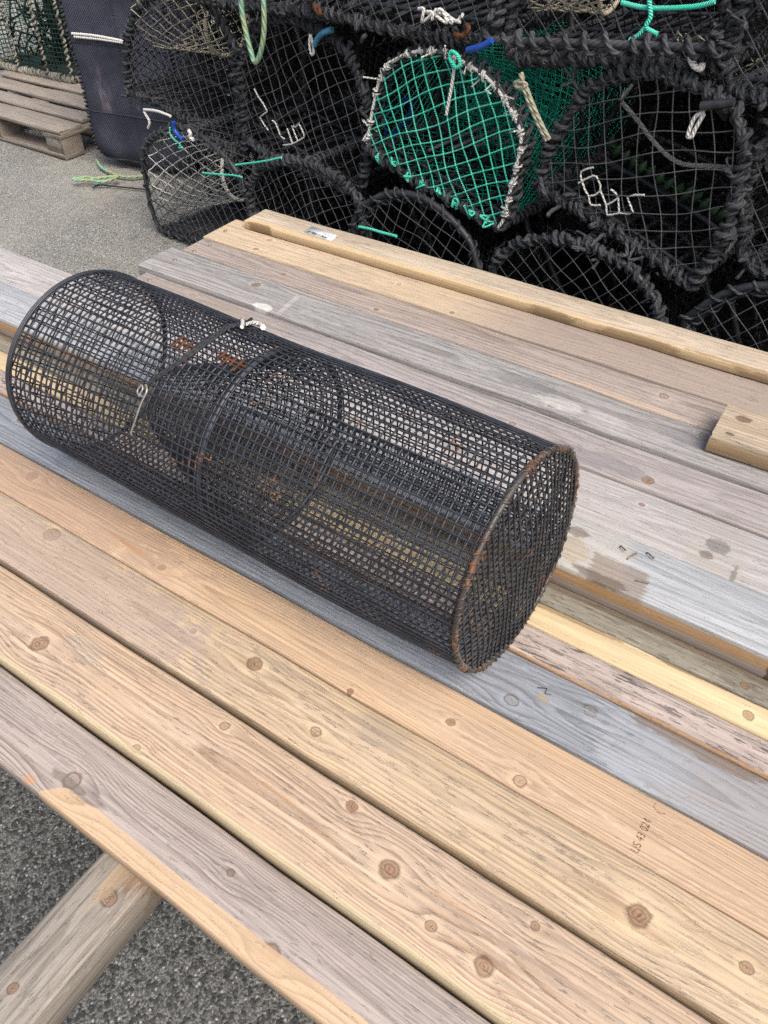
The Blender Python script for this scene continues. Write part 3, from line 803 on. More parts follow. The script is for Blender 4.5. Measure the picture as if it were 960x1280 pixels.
plank('k', "blue-grey plank with two round knots in front of the trap's end", -2.10, 0.66, 0.616, 0.7235,
      W(11, (162, 168, 176), (120, 126, 134), (164, 169, 176), greyamt=0.7, freq=125, late_amt=0.75, fleck=0.25, fibre=0.3, knotcol=(140, 132, 124)),
      knots=[(-0.196, 0.644, 0.0096), (-0.090, 0.691, 0.0088), (-1.392, 0.690, 0.0107), (0.02, 0.624, 0.0045)],
      mods=[('xr', -0.075, -0.055, (188, 192, 196), 0.55), ('xr', 0.03, 0.10, (172, 166, 162), 0.7), ('blot', 0.06, 0.722, 0.12, 0.022, (140, 122, 108), 0.75),
            ('blot', -0.158, 0.672, 0.012, 0.006, (176, 160, 124), 0.8)])
plank('l', "orange tan plank with a stamped number, butted against the blue-grey plank", -1.95, 0.68, 0.518, 0.6115,
      W(12, (224, 192, 156), (192, 150, 112), (200, 178, 156), greyamt=0.4, freq=150, late_amt=0.5, fleck=0.2, fibre=0.18, flecklo=0.64, tilt=0.012),
      depth=0.022, gy=-0.01, wob=0.0006,
      knots=[(-1.223, 0.580, 0.0102), (-0.829, 0.546, 0.0066), (-0.254, 0.560, 0.0062), (-0.128, 0.533, 0.0078), (-0.407, 0.522, 0.005)],
      mods=[('blot', -1.25, 0.565, 0.55, 0.08, (188, 160, 138), 0.65), ('blot', -0.92, 0.55, 0.06, 0.005, (210, 160, 118), 0.7)])
plank('m', "wide tan plank with a big round knot, greyer at its left end", -1.85, 0.70, 0.4025, 0.5165,
      W(13, (226, 200, 162), (194, 158, 120), (192, 176, 162), greyamt=0.4, freq=120, late_amt=0.5, fleck=0.35, flecklo=0.58, fibre=0.25),
      depth=0.03, gy=0.0, wob=0.0006,
      knots=[(-1.057, 0.494, 0.0140), (-0.561, 0.480, 0.0105), (-0.409, 0.438, 0.0084), (0.07, 0.455, 0.0132), (0.194, 0.470, 0.0067), (-0.686, 0.474, 0.0046)],
      mods=[('blot', -1.0, 0.45, 0.45, 0.09, (188, 170, 158), 0.65), ('blot', -0.33, 0.49, 0.05, 0.03, (176, 164, 150), 0.35), ('blot', -0.50, 0.50, 0.09, 0.008, (160, 146, 134), 0.4)])
plank('n', "pinkish tan plank with several knots and a yellow near side", -1.75, 0.66, 0.2665, 0.3935,
      W(14, (224, 196, 164), (184, 140, 104), (196, 178, 162), greyamt=0.45, freq=140, late_amt=0.6, fleck=0.4, flecklo=0.59, fibre=0.25),
      depth=0.024, gy=0.0, cham=0.005,
      knots=[(-0.873, 0.320, 0.0135), (-0.607, 0.276, 0.0054), (-0.213, 0.334, 0.0112), (-0.135, 0.306, 0.0058), (-0.061, 0.303, 0.0108), (-0.525, 0.372, 0.0065), (-0.301, 0.376, 0.0068), (-0.03, 0.375, .006)],
      mods=[('below', 0.2745, 0.004, (222, 204, 168), 0.85), ('blot', -0.40, 0.335, 0.06, 0.005, (214, 174, 138), 0.45), ('blot', -0.31, 0.322, 0.04, 0.004, (214, 174, 138), 0.45),
            ('blot', -0.12, 0.345, 0.04, 0.005, (214, 174, 138), 0.4), ('blot', -0.80, 0.35, 0.05, 0.02, (186, 178, 164), 0.4)])
plank('o', "grey plank nearest the viewer with its near edge torn to fresh orange wood", -1.60, 0.60, 0.157, 0.262,
      W(15, (196, 182, 172), (150, 134, 126), (190, 179, 172), greyamt=0.6, freq=170, late_amt=0.65, fleck=0.3, fibre=0.3, knotcol=(150, 120, 100)),
      ztop=TOP - 0.018, thick=0.037, depth=0.03, gy=-0.02,
      knots=[(-0.655, 0.196, 0.0110), (-0.283, 0.180, 0.0095), (-0.385, 0.224, 0.0048)],
      mods=[('strip', -0.715, 0.184, 0.007, (228, 196, 158), 0.85), ('blot', -0.705, 0.165, 0.012, 0.008, (212, 160, 118), 0.7), ('blot', -0.655, 0.192, 0.035, 0.008, (130, 122, 112), 0.7)])
# block that lies on the planks at the right
mat_block = wood("wood block", 16, (206, 186, 158), (180, 152, 118), (188, 176, 160), greyamt=0.5, freq=110, late_amt=0.4, fleck=0.4,
                 mods=[('box3', -0.012, (188, 158, 118), 0.8), ('blot', -0.235, 0.02, 0.018, 0.012, (120, 96, 74), 0.8), ('blot', -0.245, -0.045, 0.012, 0.006, (90, 76, 64), 0.8)])
board("offcut", "short thick timber offcut lying on the planks at the right edge", "timber offcut", -0.131, 0.42, 1.387, 1.515, TOP + 0.053, 0.046,
      mat_block, cham=0.005, nx=24, wob=0.002)


def screw(px, py, pz, parent):
    mb = MB()
    a = np.linspace(0, 2 * np.pi, 13)[:-1]
    c = np.stack([np.cos(a), np.sin(a), 0 * a], 1)
    rr = [(0.0062, 0.0004), (0.0058, 0.0018), (0.0040, 0.0020), (0.0026, 0.0010)]
    V = np.concatenate([c * [r, r, 0] + [0, 0, z] for r, z in rr] + [np.array([[0, 0, 0.0008]])])
    F = []
    for k in range(3):
        for q in range(12):
            F.append((k * 12 + q, k * 12 + (q + 1) % 12, (k + 1) * 12 + (q + 1) % 12, (k + 1) * 12 + q))
    mb.quads(V, F)
    mb.tris(V[36:49], [[q, (q + 1) % 12, 12] for q in range(12)])
    return mb.build("screw", M_SCREW, parent, loc=(px - parent.location.x, py - parent.location.y, pz - parent.location.z))


M_SCREW = plain("zinc screw", (205, 190, 150), 0.4, 0.5, metal=0.7)
for key, sx, sy in (('b', -1.680, 1.655), ('c', -1.650, 1.553), ('c', -1.662, 1.500), ('d', -1.660, 1.420), ('e', -1.640, 1.300)):
    screw(sx, sy, PL[key].location.z + 0.0002, PL[key])
M_NAIL = plain("rusty nail", (176, 160, 128), 0.5, 0.5, c2=(130, 100, 72), metal=0.5)
for (ax, ay, bx, by, h) in ((-0.168, 0.989, -0.158, 0.982, 0.007), (-0.147, 0.970, -0.140, 0.986, 0.005), (-0.125, 1.000, -0.112, 0.992, 0.006),
                            (-0.118, 0.930, -0.100, 0.934, 0.005)):
    mb = MB()
    p = PL['g'].location
    mb.tube(smooth_path([(ax - p.x, ay - p.y, -0.004), (ax - p.x, ay - p.y, h * 0.7), (bx - p.x, by - p.y, h)], 4), 0.0012, 6)
    mb.ball((bx - p.x, by - p.y, h), 0.0026, 0.5)
    mb.build("bent_nail", M_NAIL, PL['g'])
mb = MB()
p = PL['k'].location
mb.tube([(-0.172 - p.x, 0.684 - p.y, -0.003), (-0.172 - p.x, 0.684 - p.y, 0.002), (-0.160 - p.x, 0.690 - p.y, 0.002), (-0.158 - p.x, 0.680 - p.y, 0.002), (-0.150 - p.x, 0.684 - p.y, 0.0015)], 0.0008, 5)
mb.build("staple", plain("dull staple", (120, 124, 126), 0.5, 0.5, metal=0.6), PL['k'])


def text_mesh(body, size, mat, parent, loc, rotz, name, thick=0.0002, sx=1.0):
    cu = bpy.data.curves.new("lettering", 'FONT')
    cu.body = body
    cu.size = size
    cu.extrude = thick
    tmp = bpy.data.objects.new("lettering", cu)
    COL.objects.link(tmp)
    dg = bpy.context.evaluated_depsgraph_get()
    me = bpy.data.meshes.new_from_object(tmp.evaluated_get(dg))
    bpy.data.objects.remove(tmp)
    me.materials.clear()
    me.materials.append(mat)
    o = bpy.data.objects.new(name, me)
    COL.objects.link(o)
    o.parent = parent
    o.location = (loc[0] - parent.location.x, loc[1] - parent.location.y, loc[2] - parent.location.z)
    o.rotation_euler = (0, 0, rotz)
    o.scale = (sx, 1, 1)
    return o


def ink_mat(name, c, lo):
    """faded ink: worn through where the fibres show"""
    s = Sh(name)
    P = s.obj()
    n_ = s.noise(P, 500.0, 3.0, 0.6)
    tr = s.n.new("ShaderNodeBsdfTransparent")
    mx = s.n.new("ShaderNodeMixShader")
    s.link(s.step(n_, lo, lo + 0.12, 0.0, 0.55), mx.inputs[0])
    s.link(tr.outputs[0], mx.inputs[1])
    s.done(lin(c), 0.9, 0.1)
    s.link(s.b.outputs[0], mx.inputs[2])
    s.link(mx.outputs[0], s.n["Material Output"].inputs[0])
    return s.m


M_INK = ink_mat("stamp ink", (120, 92, 68), 0.42)
text_mesh("US 43 024", 0.0155, M_INK, PL['l'], (0.043, 0.526, TOP + 0.0009), math.radians(90), "stamped_number", sx=0.80)
mb = MB()
a = np.linspace(math.radians(150), math.radians(330), 14)
p = PL['l'].location
mb.tube(np.stack([0.047 - p.x + 0.009 * np.cos(a), 0.602 - p.y + 0.007 * np.sin(a), np.full(14, 0.0006)], 1), 0.0007, 4)
mb.build("stamped_arc", M_INK, PL['l'])

# sticker on the far plank
mb = MB()
p = PL['a'].location
q = np.array([(-1.437, 1.735, 0), (-1.330, 1.728, 0), (-1.334, 1.772, 0), (-1.437, 1.778, 0)]) - np.array([p.x, p.y, 0])
q = np.concatenate([q + [0, 0, 0.0012], q + [0, 0, 0.0018]])
mb.quads(q, [(0, 3, 2, 1), (4, 5, 6, 7), (0, 1, 5, 4), (1, 2, 6, 5), (2, 3, 7, 6), (3, 0, 4, 7)])
M_PAPER = plain("sticker paper", (240, 244, 244), 0.5, 0.4, var=0.08)
stk = mb.build("sticker", M_PAPER, PL['a'], smooth=False)
M_PRINT = plain("sticker print", (70, 76, 84), 0.7, 0.2)
mb = MB()
r_ = random.Random(3)
x_ = -1.428
while x_ < -1.345:                                   # bar code and a line of small print
    w_ = r_.choice((0.0012, 0.002, 0.003))
    yb = 1.7365 - 0.065 * (x_ + 1.437)
    mb.box((x_ - p.x, yb - p.y, 0.0019), (x_ + w_ - p.x, yb + 0.012 - p.y, 0.0022))
    x_ += w_ + r_.choice((0.0012, 0.002, 0.0032))
x_ = -1.375
while x_ < -1.345:
    w_ = r_.uniform(0.002, 0.005)
    yb = 1.756 - 0.065 * (x_ + 1.437)
    mb.box((x_ - p.x, yb - p.y, 0.0019), (x_ + w_ - p.x, yb + 0.0025 - p.y, 0.0022))
    x_ += w_ + 0.0015
mb.build("printed_code", M_PRINT, stk, smooth=False)

# ------------------------------------------------------------------ trestles under the planks
mat_beam = wood("wood trestle", 21, (176, 166, 152), (138, 126, 112), (170, 163, 152), greyamt=0.65, freq=90, late_amt=0.5, fleck=0.3,
                knots=[(-0.52, -0.012, 0.011), (-0.655, 0.004, 0.006), (-0.425, -0.030, 0.008)],
                mods=[('blot', -0.43, -0.03, 0.10, 0.022, (140, 104, 70), 0.7), ('blot', -0.50, 0.0, 0.05, 0.012, (190, 164, 130), 0.7)])
mat_leg = wood("wood leg", 22, (150, 136, 118), (118, 104, 88), (146, 138, 126), greyamt=0.6, freq=90)
TG = "trestles under the planks"


def trestle(x, label, y0=-0.42, y1=1.70):
    root = empty("trestle", (x, (y0 + y1) / 2, 0))
    tag(root, label, "trestle", TG)
    top = TOP - 0.0555
    L = y1 - y0
    mb = MB()
    board_mesh(mb, -L / 2, L / 2, -0.0425, 0.0425, -0.075, 0.0, cham=0.006, nx=40, wob=0.0015, seed=int(x * 10) % 50)
    b = mb.build("beam", mat_beam, root, smooth=False, loc=(0, 0, top))
    b.rotation_euler = (0, 0, math.radians(90))
    for yy in (0.60, 1.50):
        mb = MB()
        board_mesh(mb, 0.0, top - 0.076, -0.045, 0.045, -0.045, 0.045, cham=0.005, nx=8, wob=0.001, seed=3)
        lg = mb.build("leg", mat_leg, root, smooth=False, loc=(0, yy - (y0 + y1) / 2, 0.0))
        lg.rotation_euler = (0, math.radians(-90), 0)
    return root


trestle(-0.5225, "timber trestle whose grey beam end sticks out below the nearest plank")
trestle(-1.50, "timber trestle hidden under the planks' left ends", 0.05, 1.70)
trestle(0.42, "timber trestle hidden under the planks' right ends", 0.05, 1.70)

# ------------------------------------------------------------------ cylindrical mesh trap
def mesh_plastic(name, rust=0.4, c=(62, 66, 74), c2=(44, 46, 52)):
    s = Sh(name)
    P = s.obj()
    nb = s.noise(P, 30.0, 3.0, 0.6)
    nr = s.noise(P, 16.0, 4.0, 0.7)
    nf = s.noise(P, 140.0, 2.0, 0.6)
    col = s.mix(s.step(nb, 0.35, 0.65), lin(c2), lin(c))
    m_ = s.mul(s.step(nr, 0.64 - rust * 0.22, 0.72 - rust * 0.15), s.step(nf, 0.42, 0.58))
    col = s.mix(m_, col, lin((136, 94, 66)))
    x, y, z = s.sep(P)
    r = s.mad(m_, 0.4, 0.42)
    s.bump(nf, 0.0006, 0.5)
    return s.done(col, r, 0.45)


TA = np.array([math.cos(-0.0198), math.sin(-0.0198), 0.0])
TU = np.array([0.0198, 1.0, 0.0]) / math.hypot(0.0198, 1)
TW = np.array([0.0, 0.0, 1.0])
TL, TR = 0.9258, 0.178
TE1 = np.array([-0.2551, 0.742, TOP + TR + 0.002])
TE0 = TE1 - TA * TL
trap_c = (TE0 + TE1) / 2
trap_o = np.array([trap_c[0], trap_c[1], TOP])
trap = empty("mesh_trap", tuple(trap_o))
tag(trap, "cylindrical black wire mesh trap with rusty rim lying across the planks", "fishing trap")
M_MESH = mesh_plastic("black coated mesh", 0.10)
M_MESHR = mesh_plastic("black coated mesh worn", 0.36, (66, 67, 70), (46, 47, 50))
M_RIM = mesh_plastic("rusty rim", 0.80, (84, 80, 76), (60, 54, 50))


def shell(t, th, r=TR):
    """point on the shell: t 0..1 along, th angle from +u"""
    t = np.asarray(t, float)
    th = np.asarray(th, float)
    cu, cw = np.cos(th) * r, np.sin(th) * r
    sx = (0.0334 * cu - 0.0505 * cw) * t + (0.0154 * cu + 0.0229 * cw) * (1 - t)
    wob = 1 + 0.009 * np.sin(3 * th + 5 * t) + 0.005 * np.sin(5 * th - 13 * t) + 0.006 * np.sin(2 * th - 9 * t + 1) + 0.012 * np.exp(-((t - 0.44) / 0.05) ** 2) * np.exp(-((th - 1.75) / 0.5) ** 2)
    wob = wob * (1 - 0.030 * np.clip(t, 0, 1) ** 4)
    cu, cw = cu * wob, cw * wob
    return TE0 + (t * TL + sx)[..., None] * TA + cu[..., None] * TU + cw[..., None] * TW - trap_o


NR, NC = 70, 84
mb = MB()
thv = np.linspace(0, 2 * np.pi, NC, endpoint=False)
jr = rng.normal(size=NR) * 0.0006
for k in range(NR):
    t = (k + 0.5) / NR + jr[k]
    tt = t + 0.0008 * np.sin(thv * 5 + k) + 0.0007 * rng.normal(size=NC)
    mb.tube(shell(tt, thv, TR - 0.0008), 0.00160, 5, closed=True)
for c in range(NC):
    tv = np.linspace(0.0, 1.0, 46)
    th = thv[c] + 0.0018 * np.sin(tv * 21 + c) + rng.normal(size=46) * 0.0012 + 0.012 * np.sin(tv * 3.0)
    mb.tube(shell(tv, th, TR + 0.0011), 0.00152, 5)
mb.build("mesh_shell", M_MESH, trap)
# overlap seam low on the far side
mb = MB()
for c in np.linspace(-0.62, -0.30, 5):
    tv = np.linspace(0.42, 1.0, 36)
    mb.tube(shell(tv, c + 0.02 * np.sin(tv * 4) + rng.normal(size=36) * 0.002, TR - 0.006), 0.0024, 5)
for k in range(40):
    t = 0.42 + 0.58 * (k + 0.5) / 40
    a = np.linspace(-0.66, -0.28, 9)
    mb.tube(shell(np.full(9, t), a, TR - 0.0065), 0.0021, 5)
mb.build("overlap_seam", M_MESH, trap)


def disc(t, pitch, rot, r, rad, bulge, mat, name, jit=0.0006):
    mb = MB()
    for fam in range(2):
        a = rot + fam * math.pi / 2
        n_ = int(r / pitch)
        for k in range(-n_, n_ + 1):
            off = k * pitch + rng.normal() * jit
            half = math.sqrt(max(r * r - off * off, 0))
            if half < 0.01:
                continue
            s_ = np.linspace(-half, half, max(4, int(half / 0.012)))
            d1 = np.array([math.cos(a), math.sin(a)])
            d2 = np.array([-d1[1], d1[0]])
            Q = s_[:, None] * d1 + off * d2
            rad_ = np.hypot(Q[:, 0], Q[:, 1])
            th = np.arctan2(Q[:, 1], Q[:, 0])
            bl = bulge * (1 - (rad_ / r) ** 2) + 0.003 * np.sin(Q[:, 0] * 31 + 1) * np.sin(Q[:, 1] * 27) + rng.normal(size=len(s_)) * 0.0006 + fam * 0.0022
            base = shell(np.full(len(s_), float(t)), th, rad_)
            mb.tube(base + bl[:, None] * TA, rad, 5)
    return mb.build(name, mat, trap)


disc(1.0, 0.0132, 0.14, TR - 0.003, 0.0016, 0.008, M_MESHR, "end_panel")
disc(0.0, 0.0180, 0.785, TR - 0.002, 0.0016, -0.004, M_MESH, "end_panel")
# rims
mb = MB()
th = np.linspace(0, 2 * np.pi, 120, endpoint=False)
mb.tube(shell(np.full(120, 1.0), th, TR + 0.001), 0.0042, 7, closed=True)
coil(mb, shell(np.full(120, 1.0), th, TR + 0.001), 0.0046, 0.0017, 0.013, sides=5, per=7)
mb.build("rim", M_RIM, trap, label="rusty rim bound with wire")
mb = MB()
mb.tube(shell(np.full(120, 0.0), th, TR + 0.001), 0.0031, 7, closed=True)
mb.tube(shell(np.full(120, 0.006), th, TR + 0.002), 0.0024, 6, closed=True)
mb.build("rim", M_MESH, trap)
# rusted repair wires near the middle
M_RUST = plain("rusty wire", (128, 76, 46), 0.85, 0.2, c2=(74, 56, 46), scale=90)
for t0, a0, n_, dt in ((0.345, 1.80, 3, 0.0135), (0.445, 1.78, 4, 0.0135)):
    mb = MB()
    for k in range(n_):
        t = t0 + k * dt
        a = np.linspace(a0 - 0.08 + 0.03 * math.sin(k), a0 + 0.07 + 0.02 * math.sin(k * 2.3), 6)
        mb.tube(shell(np.full(6, t), a, TR + 0.0028), 0.0018, 5)
    mb.tube(shell(np.linspace(t0 - 0.005, t0 + n_ * dt, 8), np.full(8, a0), TR + 0.0030), 0.0019, 5)
    mb.build("rusted_wire", M_RUST, trap)


def funnel_net(t0, t1, r0, r1, nth, nl, rad, mat, name):
    mb = MB()
    for k in range(nl):
        f = k / (nl - 1)
        t = t0 + (t1 - t0) * f
        r = r0 + (r1 - r0) * f ** 0.8
        a = np.linspace(0, 2 * np.pi, 40, endpoint=False)
        mb.tube(shell(np.full(40, t), a, r + 0.002 * np.sin(a * 5 + k)), rad, 4, closed=True)
    for k in range(nth):
        f = np.linspace(0, 1, 16)
        mb.tube(shell(t0 + (t1 - t0) * f, 2 * np.pi * k / nth + 0.25 * f, r0 + (r1 - r0) * f ** 0.8), rad, 4)
    return mb.build(name, mat, trap)


funnel_net(0.5, 0.25, TR - 0.004, 0.070, 72, 19, 0.0016, M_MESH, "entrance_funnel")
mb = MB()
mb.tube(shell(np.full(120, 0.5), th, TR - 0.004), 0.0048, 6, closed=True)
mb.build("inner_hoop", M_MESH, trap)

# cord and wire tied to the trap
M_CORD = rope_mat("black cord", (60, 62, 66), (82, 84, 88), pitch=0.012, fuzz=0.4)
M_WIRE = plain("bare wire", (196, 196, 190), 0.35, 0.5, var=0.3, metal=0.6)
M_WHITE = rope_mat("white cord", (255, 255, 250), (246, 244, 234), pitch=0.012, fuzz=0.4)


def local(k, o):
    return np.array(PTS[k]) - np.array(o)


mb = MB()
mb.tube(smooth_path(local('cyl_cord', trap_o)[:-1], 6) + [0, 0, 0.003], 0.0029, 7)
mb.tube(smooth_path(local('cyl_cord', trap_o)[1:], 6) + [0.0055, 0, 0.003], 0.0027, 7)
mb.ball(local('cyl_cord', trap_o)[1] + [0, 0, 0.006], 0.008)
mb.build("tie_cord", M_CORD, trap)
mb = MB()
mb.tube(smooth_path(local('cyl_wire', trap_o), 6) + [0, -0.003, 0.004], 0.0017, 6)
mb.build("tie_wire", M_WIRE, trap)
mb = MB()
mb.tube(smooth_path(local('cyl_white', trap_o), 6) + [0, 0, 0.004], np.linspace(0.0028, 0.005, 19), 6)
mb.tube(smooth_path(local('cyl_white2', trap_o), 6) + [0, 0, 0.004], 0.0034, 6)
mb.build("tie_rag", M_WHITE, trap)

# ------------------------------------------------------------------ creels
M_ROPE = rope_mat("black rope", (64, 67, 71), (94, 97, 101), pitch=0.020, strands=3, fuzz=0.9)
M_BAR = plain("black creel bar", (40, 43, 48), 0.45, 0.4, c2=(64, 66, 70), scale=30)
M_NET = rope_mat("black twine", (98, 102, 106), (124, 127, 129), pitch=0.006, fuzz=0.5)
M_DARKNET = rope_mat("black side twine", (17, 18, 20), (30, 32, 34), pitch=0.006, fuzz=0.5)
M_TEAL = rope_mat("teal twine", (84, 255, 216), (130, 255, 232), pitch=0.006, fuzz=0.3)
M_TEALD = rope_mat("dull teal twine", (40, 196, 166), (66, 222, 190), pitch=0.006, fuzz=0.3)
M_CREAM = rope_mat("cream twine", (240, 232, 204), (210, 202, 176), pitch=0.006, fuzz=0.3)
M_EYE = rope_mat("pale twine", (252, 252, 244), (226, 226, 218), pitch=0.006, fuzz=0.3)
M_BLUE = plain("blue hose", (36, 92, 196), 0.45, 0.4, var=0.3)
M_SKY = plain("pale blue hose", (82, 152, 190), 0.5, 0.4, var=0.35)
M_GREYROPE = rope_mat("grey cord", (180, 180, 176), (140, 140, 138), pitch=0.02, fuzz=0.6)
M_GREENBIT = plain("dark green tape", (52, 84, 50), 0.6, 0.4, var=0.5)
M_OLDROPE = rope_mat("pale old rope", (196, 192, 168), (148, 146, 126), pitch=0.022, fuzz=0.7)
M_MINT = rope_mat("mint rope", (132, 204, 186), (196, 190, 122), pitch=0.030, fuzz=0.5)


def smo(u, v, k):
    return (math.sin(u * 13 + k) * math.cos(v * 17 - k * 1.3) + 0.6 * math.sin(u * 29 - v * 23 + k * 2.1))


def flat_net(mb, poly, cell, rot, rad, bulge=0.012, seed=0, sides=4, knots=True, jit=0.16, slack=0.0, to3=None):
    """knotted netting laced into the outline poly (n x 2)"""
    c, s = math.cos(rot), math.sin(rot)
    Rm = np.array([[c, s], [-s, c]])
    Q = poly @ Rm.T
    cen = Q.mean(0)
    half = np.abs(Q - cen).max()

    def disp(p):
        u, v = p[:, 0], p[:, 1]
        dx = np.sin(u * 13 + seed) * np.cos(v * 17 - seed * 1.3) + 0.6 * np.sin(u * 29 - v * 23 + seed * 2.1)
        dy = np.sin(u * 15 - seed * 1.1) * np.cos(v * 11 + seed) + 0.6 * np.sin(u * 21 + v * 27 + seed)
        r2 = ((p - cen) ** 2).sum(1) / (half * half)
        sag = bulge * (1 - np.clip(r2, 0, 1)) + 0.003 * np.sin(u * 40 + v * 31 + seed)
        return np.stack([u + dx * cell * jit, v + dy * cell * jit - slack * (1 - np.clip(r2, 0, 1))], 1), sag

    for fam in range(2):
        lo, hi = Q[:, fam].min(), Q[:, fam].max()
        k0, k1 = int(math.floor(lo / cell)), int(math.ceil(hi / cell))
        for k in range(k0, k1 + 1):
            x = k * cell
            cr = []
            for a, b in zip(Q, np.roll(Q, -1, 0)):
                if (a[fam] - x) * (b[fam] - x) < 0:
                    t = (x - a[fam]) / (b[fam] - a[fam])
                    cr.append(a[1 - fam] + t * (b[1 - fam] - a[1 - fam]))
            cr.sort()
            for p0, p1 in zip(cr[::2], cr[1::2]):
                if p1 - p0 < cell * 0.3:
                    continue
                g0 = math.ceil(p0 / cell) * cell
                ys = [p0] + list(np.arange(g0, p1, cell)) + [p1]
                ys = sorted(set(ys + [(a + b) / 2 for a, b in zip(ys, ys[1:])]))
                ys = np.array(ys)
                L = np.stack([np.full(len(ys), x), ys], 1)
                if fam:
                    L = L[:, ::-1]
                D, sg = disp(L)
                w = np.ones(len(ys))
                w[0] = w[-1] = 0.0
                D = L + (D - L) * w[:, None]
                sg = sg * w
                if fam:
                    sg = sg + 0.001
                P3 = to3(D @ Rm, sg)
                mb.tube(P3, rad, sides, cap=False)
                if knots and fam == 0:
                    for yk in np.arange(g0, p1, cell):
                        q, s2 = disp(np.array([[x, yk]]))
                        mb.ball(to3(q @ Rm, s2 + 0.0005)[0], rad * 2.0)


CG = "lobster creels stacked behind the planks"


def creel(key, label, corners, depth=0.62, cell=0.044, rot=0.35, rope='wrap', front=None, side=None, funnel=None, rr=0.0016,
          lift=0.0, floor=True, side_cell=0.036, wrapR=0.0135, extra=None, dense=1, group=CG):
    yaw, P = OUT[key]
    P = np.array(P)
    r = math.radians(yaw)
    n = np.array([math.sin(r), -math.cos(r), 0.0])          # towards the open yard
    D = np.array([math.cos(r), math.sin(r), 0.0])
    org = np.array([P[:, 0].mean(), P[:, 1].mean() + depth / 2, P[:, 2].min()])
    root = empty("creel", tuple(org))
    tag(root, label, "creel", group)
    O = smooth_path(P - org, 6, closed=True)
    O = resample(O, 72, closed=True)
    base = O.mean(0)
    bk = -n * depth + np.array([0, 0, lift])
    H = [O, base + (O - base) * 0.98 + bk * 0.5, base + (O - base) * 0.97 + bk]
    ps = np.array(P[list(corners)]) - org
    # hoops
    for q, h in enumerate(H):
        if q == 1 and rope == 'pipe':
            pass
        mb = MB()
        mb.tube(h, 0.0095 if rope != 'pipe' else 0.011, 8, closed=True)
        mb.build("hoop", M_BAR, root)
    if rope == 'pipe':
        mb = MB()
        off = base + (O - base) * 0.94 - n * 0.012
        mb.tube(off, 0.008, 8, closed=True)
        coil(mb, off, 0.013, 0.0045, 0.055, per=9)
        mb.build("hoop", M_BAR, root)
    if rope in ('wrap', 'white'):
        mb = MB()
        nrm = wrapR
        coil(mb, O, nrm, 0.0068, 0.027, per=10, jit=0.24)
        coil(mb, O, nrm * 0.8, 0.0064, 0.058, per=9, jit=0.45)
        # lashings and loose ends
        for k in range(34):
            p = O[rng.integers(0, len(O))] + rng.normal(size=3) * 0.014
            q = p + rng.normal(size=3) * 0.018 + n * 0.008
            m_ = (p + q) / 2 + rng.normal(size=3) * 0.014 + n * 0.012
            mb.tube(smooth_path([p, m_, q], 4), 0.0062 * rng.uniform(0.5, 1.1), 5)
        for k in range(420):
            p = O[rng.integers(0, len(O))] + rng.normal(size=3) * 0.013
            d = rng.normal(size=3)
            d /= np.linalg.norm(d)
            mb.tube([p, p + d * 0.016, p + d * 0.028 + rng.normal(size=3) * 0.008], [0.0011, 0.0008, 0.0003], 3, cap=False)
        if rope == 'white':
            # only the bottom bar carries the black rope; see extra for the white lacing
            pass
        mb.build("rope_binding", M_ROPE, root)
    else:
        mb = MB()
        coil(mb, O, 0.0135, 0.0045, 0.05, per=9, jit=0.2)
        mb.build("rope_binding", M_ROPE, root)
    # rails along the length
    idx = [int(np.argmin(((O - ps[0]) ** 2).sum(1))), int(np.argmin(((O - ps[1]) ** 2).sum(1)))]
    top = int(np.argmax(O[:, 2]))
    left = int(np.argmin(O @ D))
    right = int(np.argmax(O @ D))
    for q in idx + [top]:
        mb = MB()
        R_ = np.array([H[0][q], H[1][q], H[2][q]])
        mb.tube(R_, 0.008, 7)
        coil(mb, resample(R_, 20), 0.014, 0.0058, 0.022, closed=False, per=8)
        mb.build("rail", M_ROPE, root)
    # floor of bars
    if floor:
        mb = MB()
        nb = 20 if key == 'A0' else 11
        a, b = H[0][idx[0]], H[0][idx[1]]
        for k in range(nb):
            f = (k + 0.5) / nb
            p = a + (b - a) * f
            mb.tube([p - n * 0.0 + [0, 0, 0.004], p + bk * 0.98 + [0, 0, 0.004]], 0.0095 if key == 'A0' else 0.0065, 6)
        for f in (0.08, 0.5, 0.92):
            mb.tube([a + bk * f + [0, 0, 0.012], b + bk * f + [0, 0, 0.012]], 0.0065, 6)
        mb.build("floor_grid", M_BAR, root)
    # netting
    up = np.array([0, 0, 1.0])

    def face(p2, sg):
        return base + p2[:, :1] * D + p2[:, 1:] * up + sg[:, None] * n
    p2 = np.stack([(O - base) @ D, (O - base)[:, 2]], 1)
    mb = MB()
    flat_net(mb, p2, cell, rot, rr, seed=hash(key) % 7 if False else sum(map(ord, key)) % 7, to3=lambda q, sg: face(q, sg + 0.004))
    mb.build("front_netting", front or M_NET, root)
    mb = MB()
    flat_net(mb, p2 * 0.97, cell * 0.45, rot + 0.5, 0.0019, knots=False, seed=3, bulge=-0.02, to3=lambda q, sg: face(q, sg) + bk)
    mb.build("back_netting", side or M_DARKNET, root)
    mb = MB()
    per = np.concatenate([[0], np.cumsum(np.linalg.norm(np.diff(np.vstack([O, O[:1]]), axis=0), axis=1))])
    LT = per[-1]
    Oc = np.vstack([O, O[:1]])

    def side_pt(s_, t_):
        s_ = np.mod(s_, LT)
        q = np.stack([np.interp(s_, per, Oc[:, k]) for k in range(3)], 1)
        pinch = 1 - 0.05 * np.sin(2 * np.pi * t_) ** 2 - 0.03 * t_
        return base + (q - base) * pinch[:, None] * 1.004 + bk * t_[:, None]
    m_ = int(LT / side_cell)
